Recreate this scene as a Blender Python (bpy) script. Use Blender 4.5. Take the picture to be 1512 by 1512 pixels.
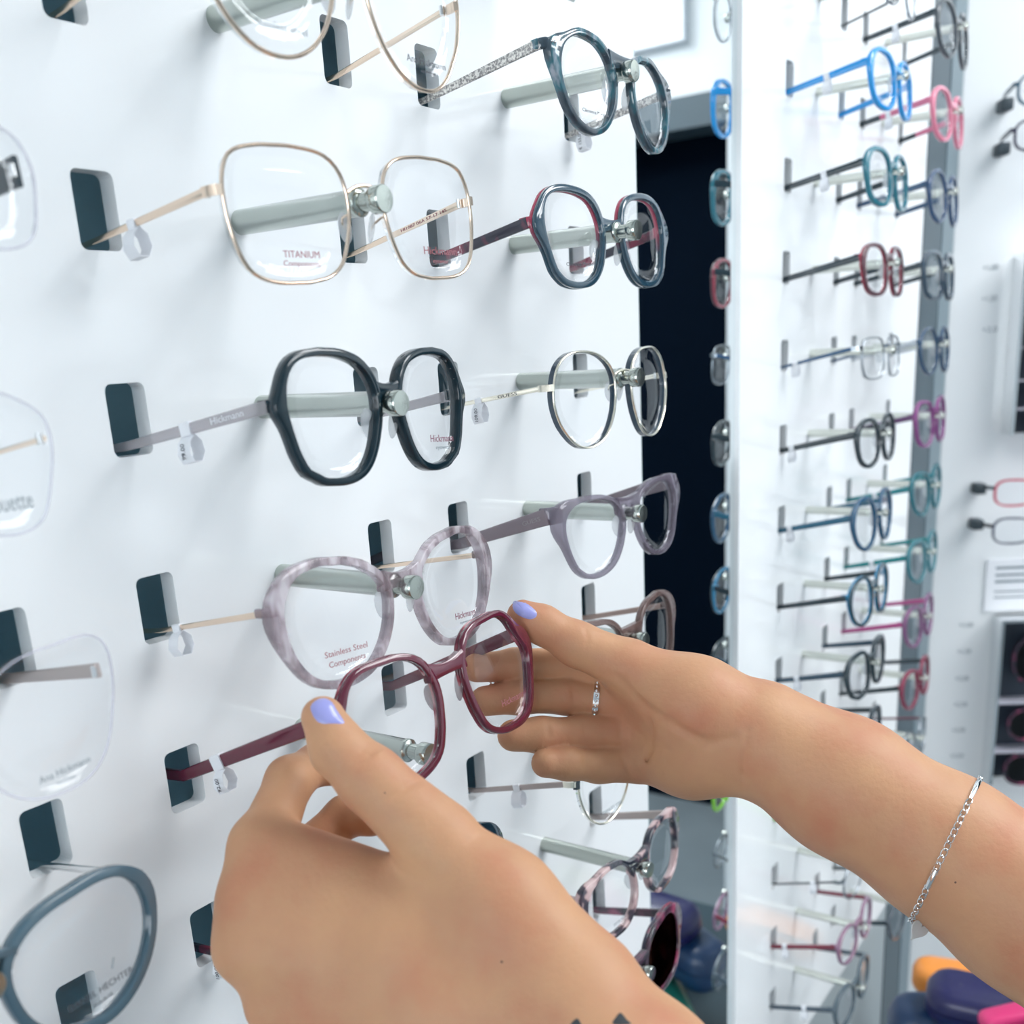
import bpy, bmesh, math, random
import numpy as np
from mathutils import Vector, Matrix
random.seed(7)
for _o in list(bpy.data.objects):
    bpy.data.objects.remove(_o, do_unlink=True)
scene = bpy.context.scene
COL = scene.collection

# ---------------------------------------------------------------- camera, world, lights, exposure
cam_data = bpy.data.cameras.new('camera')
cam = bpy.data.objects.new('camera', cam_data)
COL.objects.link(cam)
CR = Vector((0.56068014, -0.82620516, -0.05498014))
CU = Vector((0.27042292, 0.11994784, 0.95524026))
CF = Vector((0.78262968, 0.55045214, -0.29067718))
CP = Vector((-0.12357, -0.33902, 1.40478))
cam.matrix_world = Matrix(((CR.x, CU.x, -CF.x, CP.x), (CR.y, CU.y, -CF.y, CP.y), (CR.z, CU.z, -CF.z, CP.z), (0, 0, 0, 1)))
cam_data.sensor_fit = 'HORIZONTAL'
cam_data.sensor_width = 36.0
cam_data.lens = 1568.16 / 1512 * 36.0
cam_data.shift_y = 241.0 / 1512
cam_data.clip_start = 0.01
cam_data.dof.use_dof = True
cam_data.dof.focus_distance = 0.47
cam_data.dof.aperture_fstop = 11.0
scene.camera = cam

world = bpy.data.worlds.new('world')
scene.world = world
world.use_nodes = True
world.node_tree.nodes['Background'].inputs[0].default_value = (0.91, 0.955, 1.0, 1)
world.node_tree.nodes['Background'].inputs[1].default_value = 6.5

scene.view_settings.view_transform = 'Standard'
scene.view_settings.look = 'None'
scene.view_settings.exposure = 0.2
scene.view_settings.gamma = 1.0
scene.view_settings.use_curve_mapping = False
scene.cycles.transparent_max_bounces = 40
scene.cycles.max_bounces = 10
CEIL = 2.7
LAMPS = [(1.1, -1.0), (1.1, -2.0), (1.8, -1.5), (1.8, -2.6)]
for lx, ly in LAMPS:
    ld = bpy.data.lights.new('ceiling_lamp', 'AREA')
    ld.shape = 'RECTANGLE'
    ld.size = 1.0
    ld.size_y = 0.5
    ld.energy = 19.0
    ld.color = (0.96, 0.98, 1.0)
    lo = bpy.data.objects.new('ceiling_lamp', ld)
    lo.location = (lx, ly, CEIL - 0.045)
    COL.objects.link(lo)

# ---------------------------------------------------------------- materials
def principled(name, color, rough=0.4, metal=0.0, coat=0.0, spec=0.5, sss=0.0):
    m = bpy.data.materials.new(name)
    m.use_nodes = True
    b = m.node_tree.nodes['Principled BSDF']
    b.inputs['Base Color'].default_value = (*color, 1)
    b.inputs['Roughness'].default_value = rough
    b.inputs['Metallic'].default_value = metal
    b.inputs['Coat Weight'].default_value = coat
    b.inputs['Coat Roughness'].default_value = 0.05
    b.inputs['Specular IOR Level'].default_value = spec
    if sss:
        b.inputs['Subsurface Weight'].default_value = sss
        b.inputs['Subsurface Radius'].default_value = (1.0, 0.35, 0.18)
        b.inputs['Subsurface Scale'].default_value = 0.002
    return m

def add_noise_color(m, stops, scale=80.0, detail=3.0, coord='Object', kind='noise', stretch=(1, 1, 1)):
    nt = m.node_tree
    b = nt.nodes['Principled BSDF']
    tc = nt.nodes.new('ShaderNodeTexCoord')
    mp = nt.nodes.new('ShaderNodeMapping')
    mp.inputs['Scale'].default_value = stretch
    tx = nt.nodes.new('ShaderNodeTexVoronoi' if kind == 'voronoi' else 'ShaderNodeTexNoise')
    tx.inputs['Scale'].default_value = scale
    if kind == 'noise':
        tx.inputs['Detail'].default_value = detail
    rp = nt.nodes.new('ShaderNodeValToRGB')
    el = rp.color_ramp.elements
    while len(el) < len(stops):
        el.new(0.5)
    for e, (p, c) in zip(el, stops):
        e.position = p
        e.color = (*c, 1)
    nt.links.new(tc.outputs[coord], mp.inputs['Vector'])
    nt.links.new(mp.outputs[0], tx.inputs['Vector'])
    nt.links.new(tx.outputs['Color' if kind == 'voronoi' else 'Fac'], rp.inputs[0])
    nt.links.new(rp.outputs[0], b.inputs['Base Color'])
    return m

def add_bump(m, scale, strength, dist=0.001):
    nt = m.node_tree
    b = nt.nodes['Principled BSDF']
    tc = nt.nodes.new('ShaderNodeTexCoord')
    tx = nt.nodes.new('ShaderNodeTexNoise')
    tx.inputs['Scale'].default_value = scale
    tx.inputs['Detail'].default_value = 4
    bp = nt.nodes.new('ShaderNodeBump')
    bp.inputs['Strength'].default_value = strength
    bp.inputs['Distance'].default_value = dist
    nt.links.new(tc.outputs['Object'], tx.inputs['Vector'])
    nt.links.new(tx.outputs['Fac'], bp.inputs['Height'])
    nt.links.new(bp.outputs[0], b.inputs['Normal'])
    return m

def see_through(m, fac, tint):
    """mix the material's surface with a tinted transparent one"""
    nt = m.node_tree
    out = nt.nodes['Material Output']
    b = nt.nodes['Principled BSDF']
    t = nt.nodes.new('ShaderNodeBsdfTransparent')
    t.inputs[0].default_value = (*tint, 1)
    mx = nt.nodes.new('ShaderNodeMixShader')
    mx.inputs[0].default_value = fac
    nt.links.new(b.outputs[0], mx.inputs[1])
    nt.links.new(t.outputs[0], mx.inputs[2])
    nt.links.new(mx.outputs[0], out.inputs[0])
    return m

def glass(name, tint=(0.985, 0.99, 0.995), ior=1.45, refl=(1, 1, 1)):
    m = bpy.data.materials.new(name)
    m.use_nodes = True
    nt = m.node_tree
    nt.nodes.remove(nt.nodes['Principled BSDF'])
    out = nt.nodes['Material Output']
    t = nt.nodes.new('ShaderNodeBsdfTransparent')
    t.inputs[0].default_value = (*tint, 1)
    g = nt.nodes.new('ShaderNodeBsdfGlossy')
    g.inputs['Roughness'].default_value = 0.02
    g.inputs['Color'].default_value = (*refl, 1)
    f = nt.nodes.new('ShaderNodeFresnel')
    f.inputs['IOR'].default_value = ior
    mx = nt.nodes.new('ShaderNodeMixShader')
    ge = nt.nodes.new('ShaderNodeNewGeometry')
    inv_ = nt.nodes.new('ShaderNodeMath')
    inv_.operation = 'SUBTRACT'
    inv_.inputs[0].default_value = 1.0
    mu = nt.nodes.new('ShaderNodeMath')
    mu.operation = 'MULTIPLY'
    nt.links.new(ge.outputs['Backfacing'], inv_.inputs[1])
    nt.links.new(f.outputs[0], mu.inputs[0])
    nt.links.new(inv_.outputs[0], mu.inputs[1])
    nt.links.new(mu.outputs[0], mx.inputs[0])
    nt.links.new(t.outputs[0], mx.inputs[1])
    nt.links.new(g.outputs[0], mx.inputs[2])
    nt.links.new(mx.outputs[0], out.inputs[0])
    return m

M = {}
M['panel'] = principled('white_gloss_panel', (0.86, 0.885, 0.9), 0.12, spec=0.5)
M['cavity'] = principled('teal_cavity', (0.30, 0.52, 0.62), 0.8)
M['wall'] = add_bump(principled('white_wall', (0.72, 0.75, 0.77), 0.7), 90, 0.05)
M['ceiling'] = principled('white_ceiling', (0.85, 0.85, 0.85), 0.8)
M['floor'] = add_noise_color(principled('grey_floor', (0.4, 0.43, 0.45), 0.35), [(0.35, (0.15, 0.18, 0.20)), (0.65, (0.19, 0.225, 0.245))], 3.0)
M['mirror'] = principled('mirror_silver', (0.9, 0.95, 0.96), 0.0, 1.0)
M['glass_edge'] = principled('green_glass_edge', (0.16, 0.34, 0.36), 0.15)
M['steel'] = add_bump(principled('brushed_steel', (0.46, 0.50, 0.46), 0.2, 1.0), 700, 0.15, 0.0003)
M['chrome'] = principled('chrome', (0.85, 0.87, 0.88), 0.08, 1.0)
M['silver'] = principled('silver_metal', (0.8, 0.8, 0.8), 0.16, 1.0)
M['gold'] = principled('pale_gold_metal', (0.87, 0.70, 0.56), 0.2, 1.0)
M['paleg'] = principled('champagne_metal', (0.86, 0.82, 0.7), 0.18, 1.0)
M['gunmetal'] = principled('gunmetal', (0.3, 0.33, 0.36), 0.25, 1.0)
M['lens'] = glass('clear_lens')
M['lens_edge'] = see_through(principled('lens_edge_glass', (0.70, 0.70, 0.78), 0.2), 0.55, (0.95, 0.95, 1.0))
M['lens_dark'] = glass('brown_sun_lens', (0.16, 0.10, 0.08))
M['lens_plum'] = glass('grey_sun_lens', (0.05, 0.07, 0.09))
M['pad'] = see_through(principled('clear_silicone', (0.85, 0.87, 0.88), 0.15), 0.6, (0.95, 0.96, 0.97))
M['black'] = principled('black_acetate', (0.006, 0.021, 0.031), 0.16, coat=0.15, spec=0.4)
M['ink'] = principled('dark_print_ink', (0.06, 0.07, 0.09), 0.6)
M['ink_red'] = principled('dusty_red_print_ink', (0.34, 0.11, 0.13), 0.6)
M['ink_plum'] = principled('plum_print_ink', (0.22, 0.06, 0.10), 0.6)
M['ink_grey'] = principled('grey_print_ink', (0.22, 0.27, 0.3), 0.6)
M['paper'] = principled('white_paper_tag', (0.86, 0.88, 0.92), 0.5)
M['column'] = principled('dark_grey_column', (0.055, 0.085, 0.105), 0.45, 0.0)
M['column_light'] = principled('light_grey_column', (0.15, 0.205, 0.235), 0.4, 0.0)
M['plinth'] = principled('grey_plinth_board', (0.33, 0.38, 0.40), 0.5)
M['marble'] = add_noise_color(principled('blue_grey_marbled_acetate', (0.05, 0.08, 0.11), 0.14, coat=0.4),
    [(0.3, (0.018, 0.032, 0.05)), (0.5, (0.045, 0.075, 0.10)), (0.62, (0.03, 0.14, 0.18)), (0.74, (0.32, 0.36, 0.42))], 110, 4, stretch=(1, 1, 0.45))
M['tortoise'] = add_noise_color(principled('pink_black_tortoise_acetate', (0.2, 0.1, 0.1), 0.14, coat=0.4),
    [(0.42, (0.02, 0.025, 0.04)), (0.5, (0.07, 0.05, 0.07)), (0.56, (0.50, 0.35, 0.35)), (0.7, (0.62, 0.48, 0.48))], 75, 2)
M['plumtort'] = add_noise_color(principled('plum_tortoise_acetate', (0.1, 0.03, 0.05), 0.14, coat=0.4),
    [(0.4, (0.02, 0.02, 0.03)), (0.55, (0.10, 0.03, 0.06)), (0.66, (0.30, 0.06, 0.12))], 60, 2)
M['bluef'] = principled('dark_blue_acetate', (0.025, 0.065, 0.10), 0.12, coat=0.5)
M['redb'] = add_noise_color(principled('raspberry_acetate', (0.42, 0.05, 0.10), 0.2, coat=0.3), [(0.4, (0.36, 0.045, 0.09)), (0.62, (0.5, 0.09, 0.15))], 120, 2)
def two_tone(name, top, bottom, z, soft):
    m = principled(name, top, 0.2, coat=0.3)
    nt = m.node_tree
    tc = nt.nodes.new('ShaderNodeTexCoord')
    sp = nt.nodes.new('ShaderNodeSeparateXYZ')
    mr = nt.nodes.new('ShaderNodeMapRange')
    mr.inputs['From Min'].default_value = z - soft
    mr.inputs['From Max'].default_value = z + soft
    mx = nt.nodes.new('ShaderNodeMix')
    mx.data_type = 'RGBA'
    mx.inputs['A'].default_value = (*bottom, 1)
    mx.inputs['B'].default_value = (*top, 1)
    nt.links.new(tc.outputs['Object'], sp.inputs[0])
    nt.links.new(sp.outputs['Z'], mr.inputs['Value'])
    nt.links.new(mr.outputs[0], mx.inputs['Factor'])
    nt.links.new(mx.outputs['Result'], nt.nodes['Principled BSDF'].inputs['Base Color'])
    return m
M['redtop'] = two_tone('raspberry_over_blue_acetate', (0.42, 0.05, 0.10), (0.03, 0.075, 0.11), -0.001, 0.006)
M['redtort'] = add_noise_color(principled('raspberry_black_acetate', (0.1, 0.03, 0.05), 0.2, coat=0.3), [(0.44, (0.03, 0.03, 0.05)), (0.6, (0.25, 0.04, 0.08))], 90, 2)
M['burg'] = principled('burgundy_acetate', (0.115, 0.013, 0.033), 0.13, coat=0.5)
M['burgt'] = add_noise_color(principled('burgundy_tortoise_acetate', (0.4, 0.1, 0.14), 0.14, coat=0.4),
    [(0.40, (0.10, 0.012, 0.028)), (0.55, (0.32, 0.05, 0.08)), (0.64, (0.7, 0.45, 0.48))], 90, 1)
M['lilac'] = see_through(add_noise_color(principled('clear_lilac_striped_acetate', (0.4, 0.33, 0.35), 0.1, coat=0.4),
    [(0.36, (0.10, 0.065, 0.075)), (0.5, (0.36, 0.28, 0.31)), (0.64, (0.75, 0.70, 0.74))], 150, 2, stretch=(1, 0.3, 0.4)), 0.48, (0.9, 0.87, 0.9))
M['greyt'] = see_through(principled('clear_mauve_grey_acetate', (0.20, 0.175, 0.22), 0.1, coat=0.4), 0.46, (0.82, 0.8, 0.86))
M['mauve'] = principled('mauve_grey_acetate', (0.20, 0.165, 0.19), 0.25, coat=0.2)
M['cleart'] = see_through(principled('clear_grey_acetate', (0.5, 0.48, 0.5), 0.1, coat=0.4), 0.45, (0.88, 0.86, 0.88))
M['smoke'] = principled('smoke_blue_acetate', (0.055, 0.105, 0.14), 0.14, coat=0.4)
M['taupe'] = principled('taupe_metal', (0.42, 0.36, 0.34), 0.3, 0.7)
M['glitter'] = add_noise_color(principled('silver_glitter_metal', (0.6, 0.6, 0.58), 0.35, 0.6), [(0.42, (0.28, 0.27, 0.27)), (0.6, (0.8, 0.78, 0.74))], 900, 2)
M['navyedge'] = principled('navy_enamel', (0.03, 0.055, 0.085), 0.2, coat=0.3)
M['polish'] = principled('lavender_nail_polish', (0.31, 0.32, 0.66), 0.3, coat=0.25)
M['nail'] = principled('bare_nail', (0.72, 0.50, 0.42), 0.25, coat=0.3)
M['mole'] = principled('brown_mole', (0.14, 0.07, 0.045), 0.6)
M['tattoo'] = principled('tattoo_ink', (0.035, 0.04, 0.045), 0.5)
skin = principled('skin', (0.5, 0.29, 0.18), 0.5, spec=0.25, sss=0.12)
add_noise_color(skin, [(0.28, (0.50, 0.215, 0.125)), (0.5, (0.53, 0.282, 0.160)), (0.75, (0.58, 0.325, 0.178))], 34, 5)
add_bump(skin, 420, 0.30, 0.0007)
M['skin'] = skin

_plain = {}
def plain(color, rough=0.2, coat=0.4, metal=0.0, clear=0.0):
    key = (tuple(color), rough, coat, metal, clear)
    if key not in _plain:
        m = principled('tinted_acetate', color, rough, metal, coat)
        if clear:
            t = [0.5 + 0.5 * min(1, c * 3) for c in color]
            see_through(m, clear, t)
        _plain[key] = m
    return _plain[key]

# ---------------------------------------------------------------- mesh helpers
def mesh_obj(name, verts, faces, mat, parent=None, smooth=False, local=None):
    me = bpy.data.meshes.new(name)
    me.from_pydata([tuple(v) for v in verts], [], [tuple(f) for f in faces])
    if smooth:
        me.polygons.foreach_set('use_smooth', [True] * len(me.polygons))
    me.materials.append(M[mat] if isinstance(mat, str) else mat)
    me.update()
    return link(name, me, parent, local)

def link(name, me, parent=None, local=None):
    o = bpy.data.objects.new(name, me)
    COL.objects.link(o)
    if parent is not None:
        o.parent = parent
    if local is not None:
        o.matrix_local = local
    return o

def empty(name, label, cat, mat4=None, group=None):
    o = bpy.data.objects.new(name, None)
    o.empty_display_size = 0.02
    COL.objects.link(o)
    if mat4 is not None:
        o.matrix_world = mat4
    return tag(o, label, cat, group)

def tag(o, label=None, cat=None, group=None, kind=None):
    if label:
        o['label'] = label
    if cat:
        o['category'] = cat
    if group:
        o['group'] = group
    if kind:
        o['kind'] = kind
    return o

class MB:
    """collects geometry for one mesh"""
    def __init__(self):
        self.v = []
        self.f = []
    def box(self, a, b):
        n = len(self.v)
        x0, y0, z0 = a
        x1, y1, z1 = b
        self.v += [(x0, y0, z0), (x1, y0, z0), (x1, y1, z0), (x0, y1, z0), (x0, y0, z1), (x1, y0, z1), (x1, y1, z1), (x0, y1, z1)]
        self.f += [tuple(n + i for i in q) for q in ((0, 3, 2, 1), (4, 5, 6, 7), (0, 1, 5, 4), (1, 2, 6, 5), (2, 3, 7, 6), (3, 0, 4, 7))]
        return self
    def rings(self, rings, closed=False, cap=True):
        n0 = len(self.v)
        k = len(rings[0])
        for r in rings:
            self.v += [tuple(p) for p in r]
        m = len(rings)
        for i in range(m if closed else m - 1):
            a = n0 + i * k
            b = n0 + ((i + 1) % m) * k
            for j in range(k):
                j2 = (j + 1) % k
                self.f.append((a + j, a + j2, b + j2, b + j))
        if cap and not closed:
            self.f.append(tuple(n0 + j for j in reversed(range(k))))
            self.f.append(tuple(n0 + (m - 1) * k + j for j in range(k)))
        return self
    def sweep(self, pts, sec, up=(0, 0, 1), closed=False):
        """pts: 3d path; sec: function(i,t)-> list of (u,v) in (side, up) frame"""
        pts = [Vector(p) for p in pts]
        up = Vector(up)
        n = len(pts)
        R = []
        for i, p in enumerate(pts):
            a = pts[(i - 1) % n] if (closed or i > 0) else p
            b = pts[(i + 1) % n] if (closed or i < n - 1) else p
            t = (b - a).normalized()
            s = t.cross(up)
            if s.length < 1e-6:
                s = t.cross(Vector((1, 0, 0)))
            s.normalize()
            w = s.cross(t)
            R.append([p + s * u + w * v for u, v in sec(i, i / max(1, n - 1))])
        return self.rings(R, closed)
    def tube(self, pts, r, seg=8, closed=False, up=(0, 0, 1)):
        rf = r if callable(r) else (lambda t: r)
        return self.sweep(pts, lambda i, t: [(rf(t) * math.cos(2 * math.pi * j / seg), rf(t) * math.sin(2 * math.pi * j / seg)) for j in range(seg)], up, closed)
    def lathe(self, prof, seg=24, axis='y', at=(0, 0, 0)):
        R = []
        for r, h in prof:
            ring = []
            for j in range(seg):
                a = 2 * math.pi * j / seg
                c, s = r * math.cos(a), r * math.sin(a)
                p = (c, h, s) if axis == 'y' else (c, s, h)
                ring.append((p[0] + at[0], p[1] + at[1], p[2] + at[2]))
            R.append(ring)
        return self.rings(R)
    def ball(self, c, r, seg=10, rings=6, sc=(1, 1, 1)):
        R = []
        for i in range(rings + 1):
            a = math.pi * i / rings
            a = min(max(a, 0.05), math.pi - 0.05)
            R.append([(c[0] + sc[0] * r * math.sin(a) * math.cos(2 * math.pi * j / seg), c[1] + sc[1] * r * math.sin(a) * math.sin(2 * math.pi * j / seg), c[2] + sc[2] * r * math.cos(a)) for j in range(seg)])
        return self.rings(R)
    def build(self, name, mat, parent=None, smooth=False, local=None):
        o = mesh_obj(name, self.v, self.f, mat, parent, smooth, local)
        if smooth:
            o.data.set_sharp_from_angle(angle=math.radians(50))
        return o

def box_obj(name, a, b, mat, parent=None):
    return MB().box(a, b).build(name, mat, parent)

def rrect(w, h, r, n=4):
    """rounded rectangle, counter-clockwise, centred"""
    P = []
    for cx, cy, a0 in ((w / 2 - r, h / 2 - r, 0), (-w / 2 + r, h / 2 - r, 90), (-w / 2 + r, -h / 2 + r, 180), (w / 2 - r, -h / 2 + r, 270)):
        for i in range(n + 1):
            a = math.radians(a0 + 90 * i / n)
            P.append((cx + r * math.cos(a), cy + r * math.sin(a)))
    return P

def rbox(name, size, r, mat, parent=None, local=None, depth_axis='y'):
    """box with rounded profile corners in x-z and softened front/back"""
    w, d, h = size
    R = []
    b = min(r * 0.5, d * 0.3)
    for y, ins in ((-d / 2, b), (-d / 2 + b, 0), (d / 2 - b, 0), (d / 2, b)):
        R.append([(x, y, z) for x, z in rrect(w - 2 * ins, h - 2 * ins, max(r - ins, r * 0.3))])
    return MB().rings(R).build(name, mat, parent, True, local)

_texts = []
def text(body, size, mat, parent, local, name='lens_print', width=None, align='CENTER', shear=0.0, extrude=0.00004):
    cu = bpy.data.curves.new(name, 'FONT')
    cu.body = body
    cu.size = size
    cu.align_x = align
    cu.align_y = 'CENTER'
    cu.shear = shear
    cu.extrude = extrude
    cu.resolution_u = 3
    o = bpy.data.objects.new(name + '_curve', cu)
    COL.objects.link(o)
    _texts.append((o, name, mat, parent, local, width))

def flush_texts():
    bpy.context.view_layer.update()
    dg = bpy.context.evaluated_depsgraph_get()
    for o, name, mat, parent, local, width in _texts:
        me = bpy.data.meshes.new_from_object(o.evaluated_get(dg))
        if width and len(me.vertices):
            xs = [v.co.x for v in me.vertices]
            s = width / max(1e-6, max(xs) - min(xs))
            for v in me.vertices:
                v.co.x *= s
        me.name = name
        me.materials.clear()
        me.materials.append(M[mat] if isinstance(mat, str) else mat)
        link(name, me, parent, local)
    for t in _texts:
        cu = t[0].data
        bpy.data.objects.remove(t[0], do_unlink=True)
        bpy.data.curves.remove(cu)
    _texts.clear()

Z0 = 1.6
PITCH, ROWP, GAP = 0.191897, 0.070384, 0.13
def peg_pos(unit_x, row):
    return Vector((unit_x, 0, Z0 - row * ROWP))
UX1 = {c: c * PITCH - 0.0008 for c in (0, 1, 2)}
UX2 = {0: 0.854, 1: 0.854 + PITCH}

# ---------------------------------------------------------------- room
def struct(name, a, b, mat):
    return tag(box_obj(name, a, b, mat), kind='structure')
struct('floor', (-2.5, -3.5, -0.05), (2.75, 0.2, 0.0), 'floor')
struct('ceiling', (-2.5, -3.5, CEIL), (2.75, 0.2, CEIL + 0.06), 'ceiling')
struct('wall_back', (-2.5, 0.12, 0.0), (2.75, 0.2, CEIL), 'cavity')
wr = tag(MB().box((2.65, -3.5, 2.0), (2.75, 0.12, CEIL)).box((2.65, -3.5, 0), (2.75, -1.75, 2.0)).box((2.65, -0.62, 0), (2.75, 0.12, 2.0)).build('wall_right', 'wall'), kind='structure')
dk = principled('doorway_dark_fill', (0.0006, 0.003, 0.008), 0.8, spec=0.03)  # near-black colour stands for the unlit space beyond the open doorway
tag(MB().box((2.75, -1.75, 0.0), (2.78, -0.62, 2.0)).build('doorway_shade_1', dk), 'dark sheet standing for the shade inside the open doorway, in the white wall facing the mirror', kind='structure')
struct('wall_front', (-2.5, -3.6, 0.0), (2.75, -3.5, CEIL), 'wall')
# shop front on the left: one wide window opening that lets the daylight in
tag(MB().box((-2.6, -3.6, 0.0), (-2.5, 0.2, 0.85)).box((-2.6, -3.6, 2.1), (-2.5, 0.2, CEIL)).box((-2.6, -3.6, 0.85), (-2.5, -1.5, 2.1)).box((-2.6, 0.0, 0.85), (-2.5, 0.2, 2.1)).build('wall_left', 'wall'), kind='structure')
tag(MB().box((-2.58, -0.78, 0.85), (-2.53, -0.72, 2.1)).box((-2.58, -1.5, 0.85), (-2.53, 0.0, 0.89)).box((-2.58, -1.5, 2.06), (-2.53, 0.0, 2.1)).build('window_1', 'column_light'), kind='structure')
struct('wall_side', (1.9, -0.522, 0.0), (2.0, 0.12, CEIL), 'wall')
tag(MB().box((2.62, -1.8, 1.925), (2.75, -0.56, 2.0)).build('trim_1', M['column']), kind='structure')

def panel_mesh(name, x0, x1, z0, z1, th, slots, mat):
    cu = bpy.data.curves.new(name, 'CURVE')
    cu.dimensions = '2D'
    cu.fill_mode = 'BOTH'
    cu.extrude = th / 2
    cu.resolution_u = 1
    def poly(P):
        sp = cu.splines.new('POLY')
        sp.points.add(len(P) - 1)
        for p, q in zip(sp.points, P):
            p.co = (q[0], q[1], 0, 1)
        sp.use_cyclic_u = True
    poly([(x0, z0), (x1, z0), (x1, z1), (x0, z1)])
    for sx, sz in slots:
        poly([(sx + a, sz + b) for a, b in rrect(0.017, 0.0258, 0.0027, 4)])
    o = bpy.data.objects.new('tmp', cu)
    COL.objects.link(o)
    bpy.context.view_layer.update()
    me = bpy.data.meshes.new_from_object(o.evaluated_get(bpy.context.evaluated_depsgraph_get()))
    bpy.data.objects.remove(o)
    for v in me.vertices:
        v.co = Vector((v.co.x, -v.co.z + th / 2, v.co.y))
    me.flip_normals()
    me.name = name
    me.materials.clear()
    me.materials.append(M[mat])
    for p in me.polygons:
        p.use_smooth = False
    return me

ROWS1 = range(-2, 12)
slots1 = [(UX1[c] + s * GAP / 2, Z0 - r * ROWP) for r in ROWS1 for c in (0, 1, 2) for s in (-1, 1)]
ROWS2 = range(-2, 13)
slots2 = [(UX2[c] + s * GAP / 2, Z0 - r * ROWP) for r in ROWS2 for c in (0, 1) for s in (-1, 1)]
panel1 = tag(link('eyewear_display', panel_mesh('eyewear_display', -0.40, 0.5245, 0.66, 2.3, 0.0075, slots1, 'panel')),
    'glossy white wall panel with rounded slots and thick steel pegs, left of the mirror strip', 'eyewear display', 'slotted white display panels')
panel2 = tag(link('eyewear_display', panel_mesh('eyewear_display', 0.692, 1.219, 0.656, 2.3, 0.0075, slots2, 'panel')),
    'white slotted panel with slim pegs of bright coloured frames, ending at the grey column', 'eyewear display', 'slotted white display panels')

# thick steel peg with neck and cap
pm = MB().lathe([(0.0001, 0.0), (0.0047, 0.0), (0.0047, -0.0612), (0.0050, -0.0616), (0.0050, -0.0632), (0.0046, -0.0636), (0.0033, -0.0642), (0.0033, -0.0690), (0.0045, -0.0694), (0.0048, -0.0698), (0.0048, -0.0742), (0.0045, -0.0746), (0.0001, -0.0748)], 28)
peg0 = None
for r in ROWS1:
    for c in (0, 1, 2):
        if peg0 is None:
            peg0 = pm.build('peg', 'steel', panel1, True)
            o = peg0
        else:
            o = link('peg', peg0.data, panel1)
        o.location = (UX1[c], 0, Z0 - r * ROWP)
pm2 = MB().lathe([(0.0001, 0.0), (0.0036, 0.0), (0.0036, -0.0640), (0.0022, -0.0646), (0.0022, -0.0690), (0.0033, -0.0700), (0.0040, -0.0722), (0.0033, -0.0745), (0.0001, -0.0752)], 20)
M['slimpeg'] = principled('pale_satin_metal', (0.7, 0.72, 0.66), 0.22, 0.85)
peg0 = None
for r in ROWS2:
    for c in (0, 1):
        if peg0 is None:
            peg0 = pm2.build('peg', 'slimpeg', panel2, True)
            o = peg0
        else:
            o = link('peg', peg0.data, panel2)
        o.location = (UX2[c], 0, Z0 - r * ROWP)

mir = empty('mirror_strip', 'tall narrow mirror with a green glass edge between the two white panels', 'mirror')
box_obj('mirror_glass', (0.5246, 0.004, 0.3), (0.6925, 0.008, 2.3), 'mirror', mir)
box_obj('glass_edge', (0.5247, 0.0005, 0.3), (0.5258, 0.0039, 2.3), 'glass_edge', mir)

# column closing the second panel, and the boards under the panels
colm = empty('corner_column', 'grey metal column, one face darker than the other, at the end of the slotted panel', 'column')
box_obj('dark_face', (1.2195, -0.001, 0.0), (1.302, 0.03, 2.6), 'column', colm)  # this face is a darker grey than the one beside it
MB().rings([[(1.302, -0.002, z), (1.345, -0.004, z), (1.366, -0.001, z), (1.372, 0.012, z), (1.372, 0.03, z), (1.302, 0.03, z)] for z in (0.0, 2.6)]).build('light_face', 'column_light', colm)
tag(box_obj('plinth_board', (0.692, 0.0005, 0.0), (1.219, 0.02, 0.655), 'plinth'), 'grey board below the slotted panel of coloured frames', 'board')
tag(box_obj('plinth_board', (-0.40, 0.0005, 0.0), (0.5245, 0.02, 0.659), 'panel'), 'white board below the panel with thick steel pegs', 'board')
for lx, ly in LAMPS:
    fx = empty('ceiling_light', 'flat rectangular ceiling light panel with a thin white frame', 'ceiling light', Matrix.Translation((lx, ly, CEIL)), 'ceiling light panels')
    MB().box((-0.54, -0.29, -0.04), (0.54, -0.26, 0)).box((-0.54, 0.26, -0.04), (0.54, 0.29, 0)).box((-0.54, -0.26, -0.04), (-0.51, 0.26, 0)).box((0.51, -0.26, -0.04), (0.54, 0.26, 0)).build('frame', 'ceiling', fx)
    box_obj('backing', (-0.51, -0.26, -0.02), (0.51, 0.26, 0), 'ceiling', fx)
pic = empty('picture_frame', 'white framed pale picture high on the wall beside the doorway', 'picture', Matrix.Translation((2.62, -1.249, 2.337)))
MB().box((0, -0.3, -0.21), (0.029, 0.3, -0.17)).box((0, -0.3, 0.17), (0.029, 0.3, 0.21)).box((0, -0.3, -0.17), (0.029, -0.26, 0.17)).box((0, 0.26, -0.17), (0.029, 0.3, 0.17)).build('frame', 'paper', pic)
box_obj('picture', (0.012, -0.26, -0.17), (0.02, 0.26, 0.17), principled('pale_print', (0.75, 0.78, 0.72), 0.5), pic)

# ---------------------------------------------------------------- eyeglasses
def polar(k, th):
    n = len(k)
    u = (th % (2 * math.pi)) / (2 * math.pi) * n
    i = int(math.floor(u))
    t = u - i
    p0, p1, p2, p3 = k[(i - 1) % n], k[i % n], k[(i + 1) % n], k[(i + 2) % n]
    return p1 + 0.5 * t * (p2 - p0 + t * (2 * p0 - 5 * p1 + 4 * p2 - p3 + t * (3 * (p1 - p2) + p3 - p0)))

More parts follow.
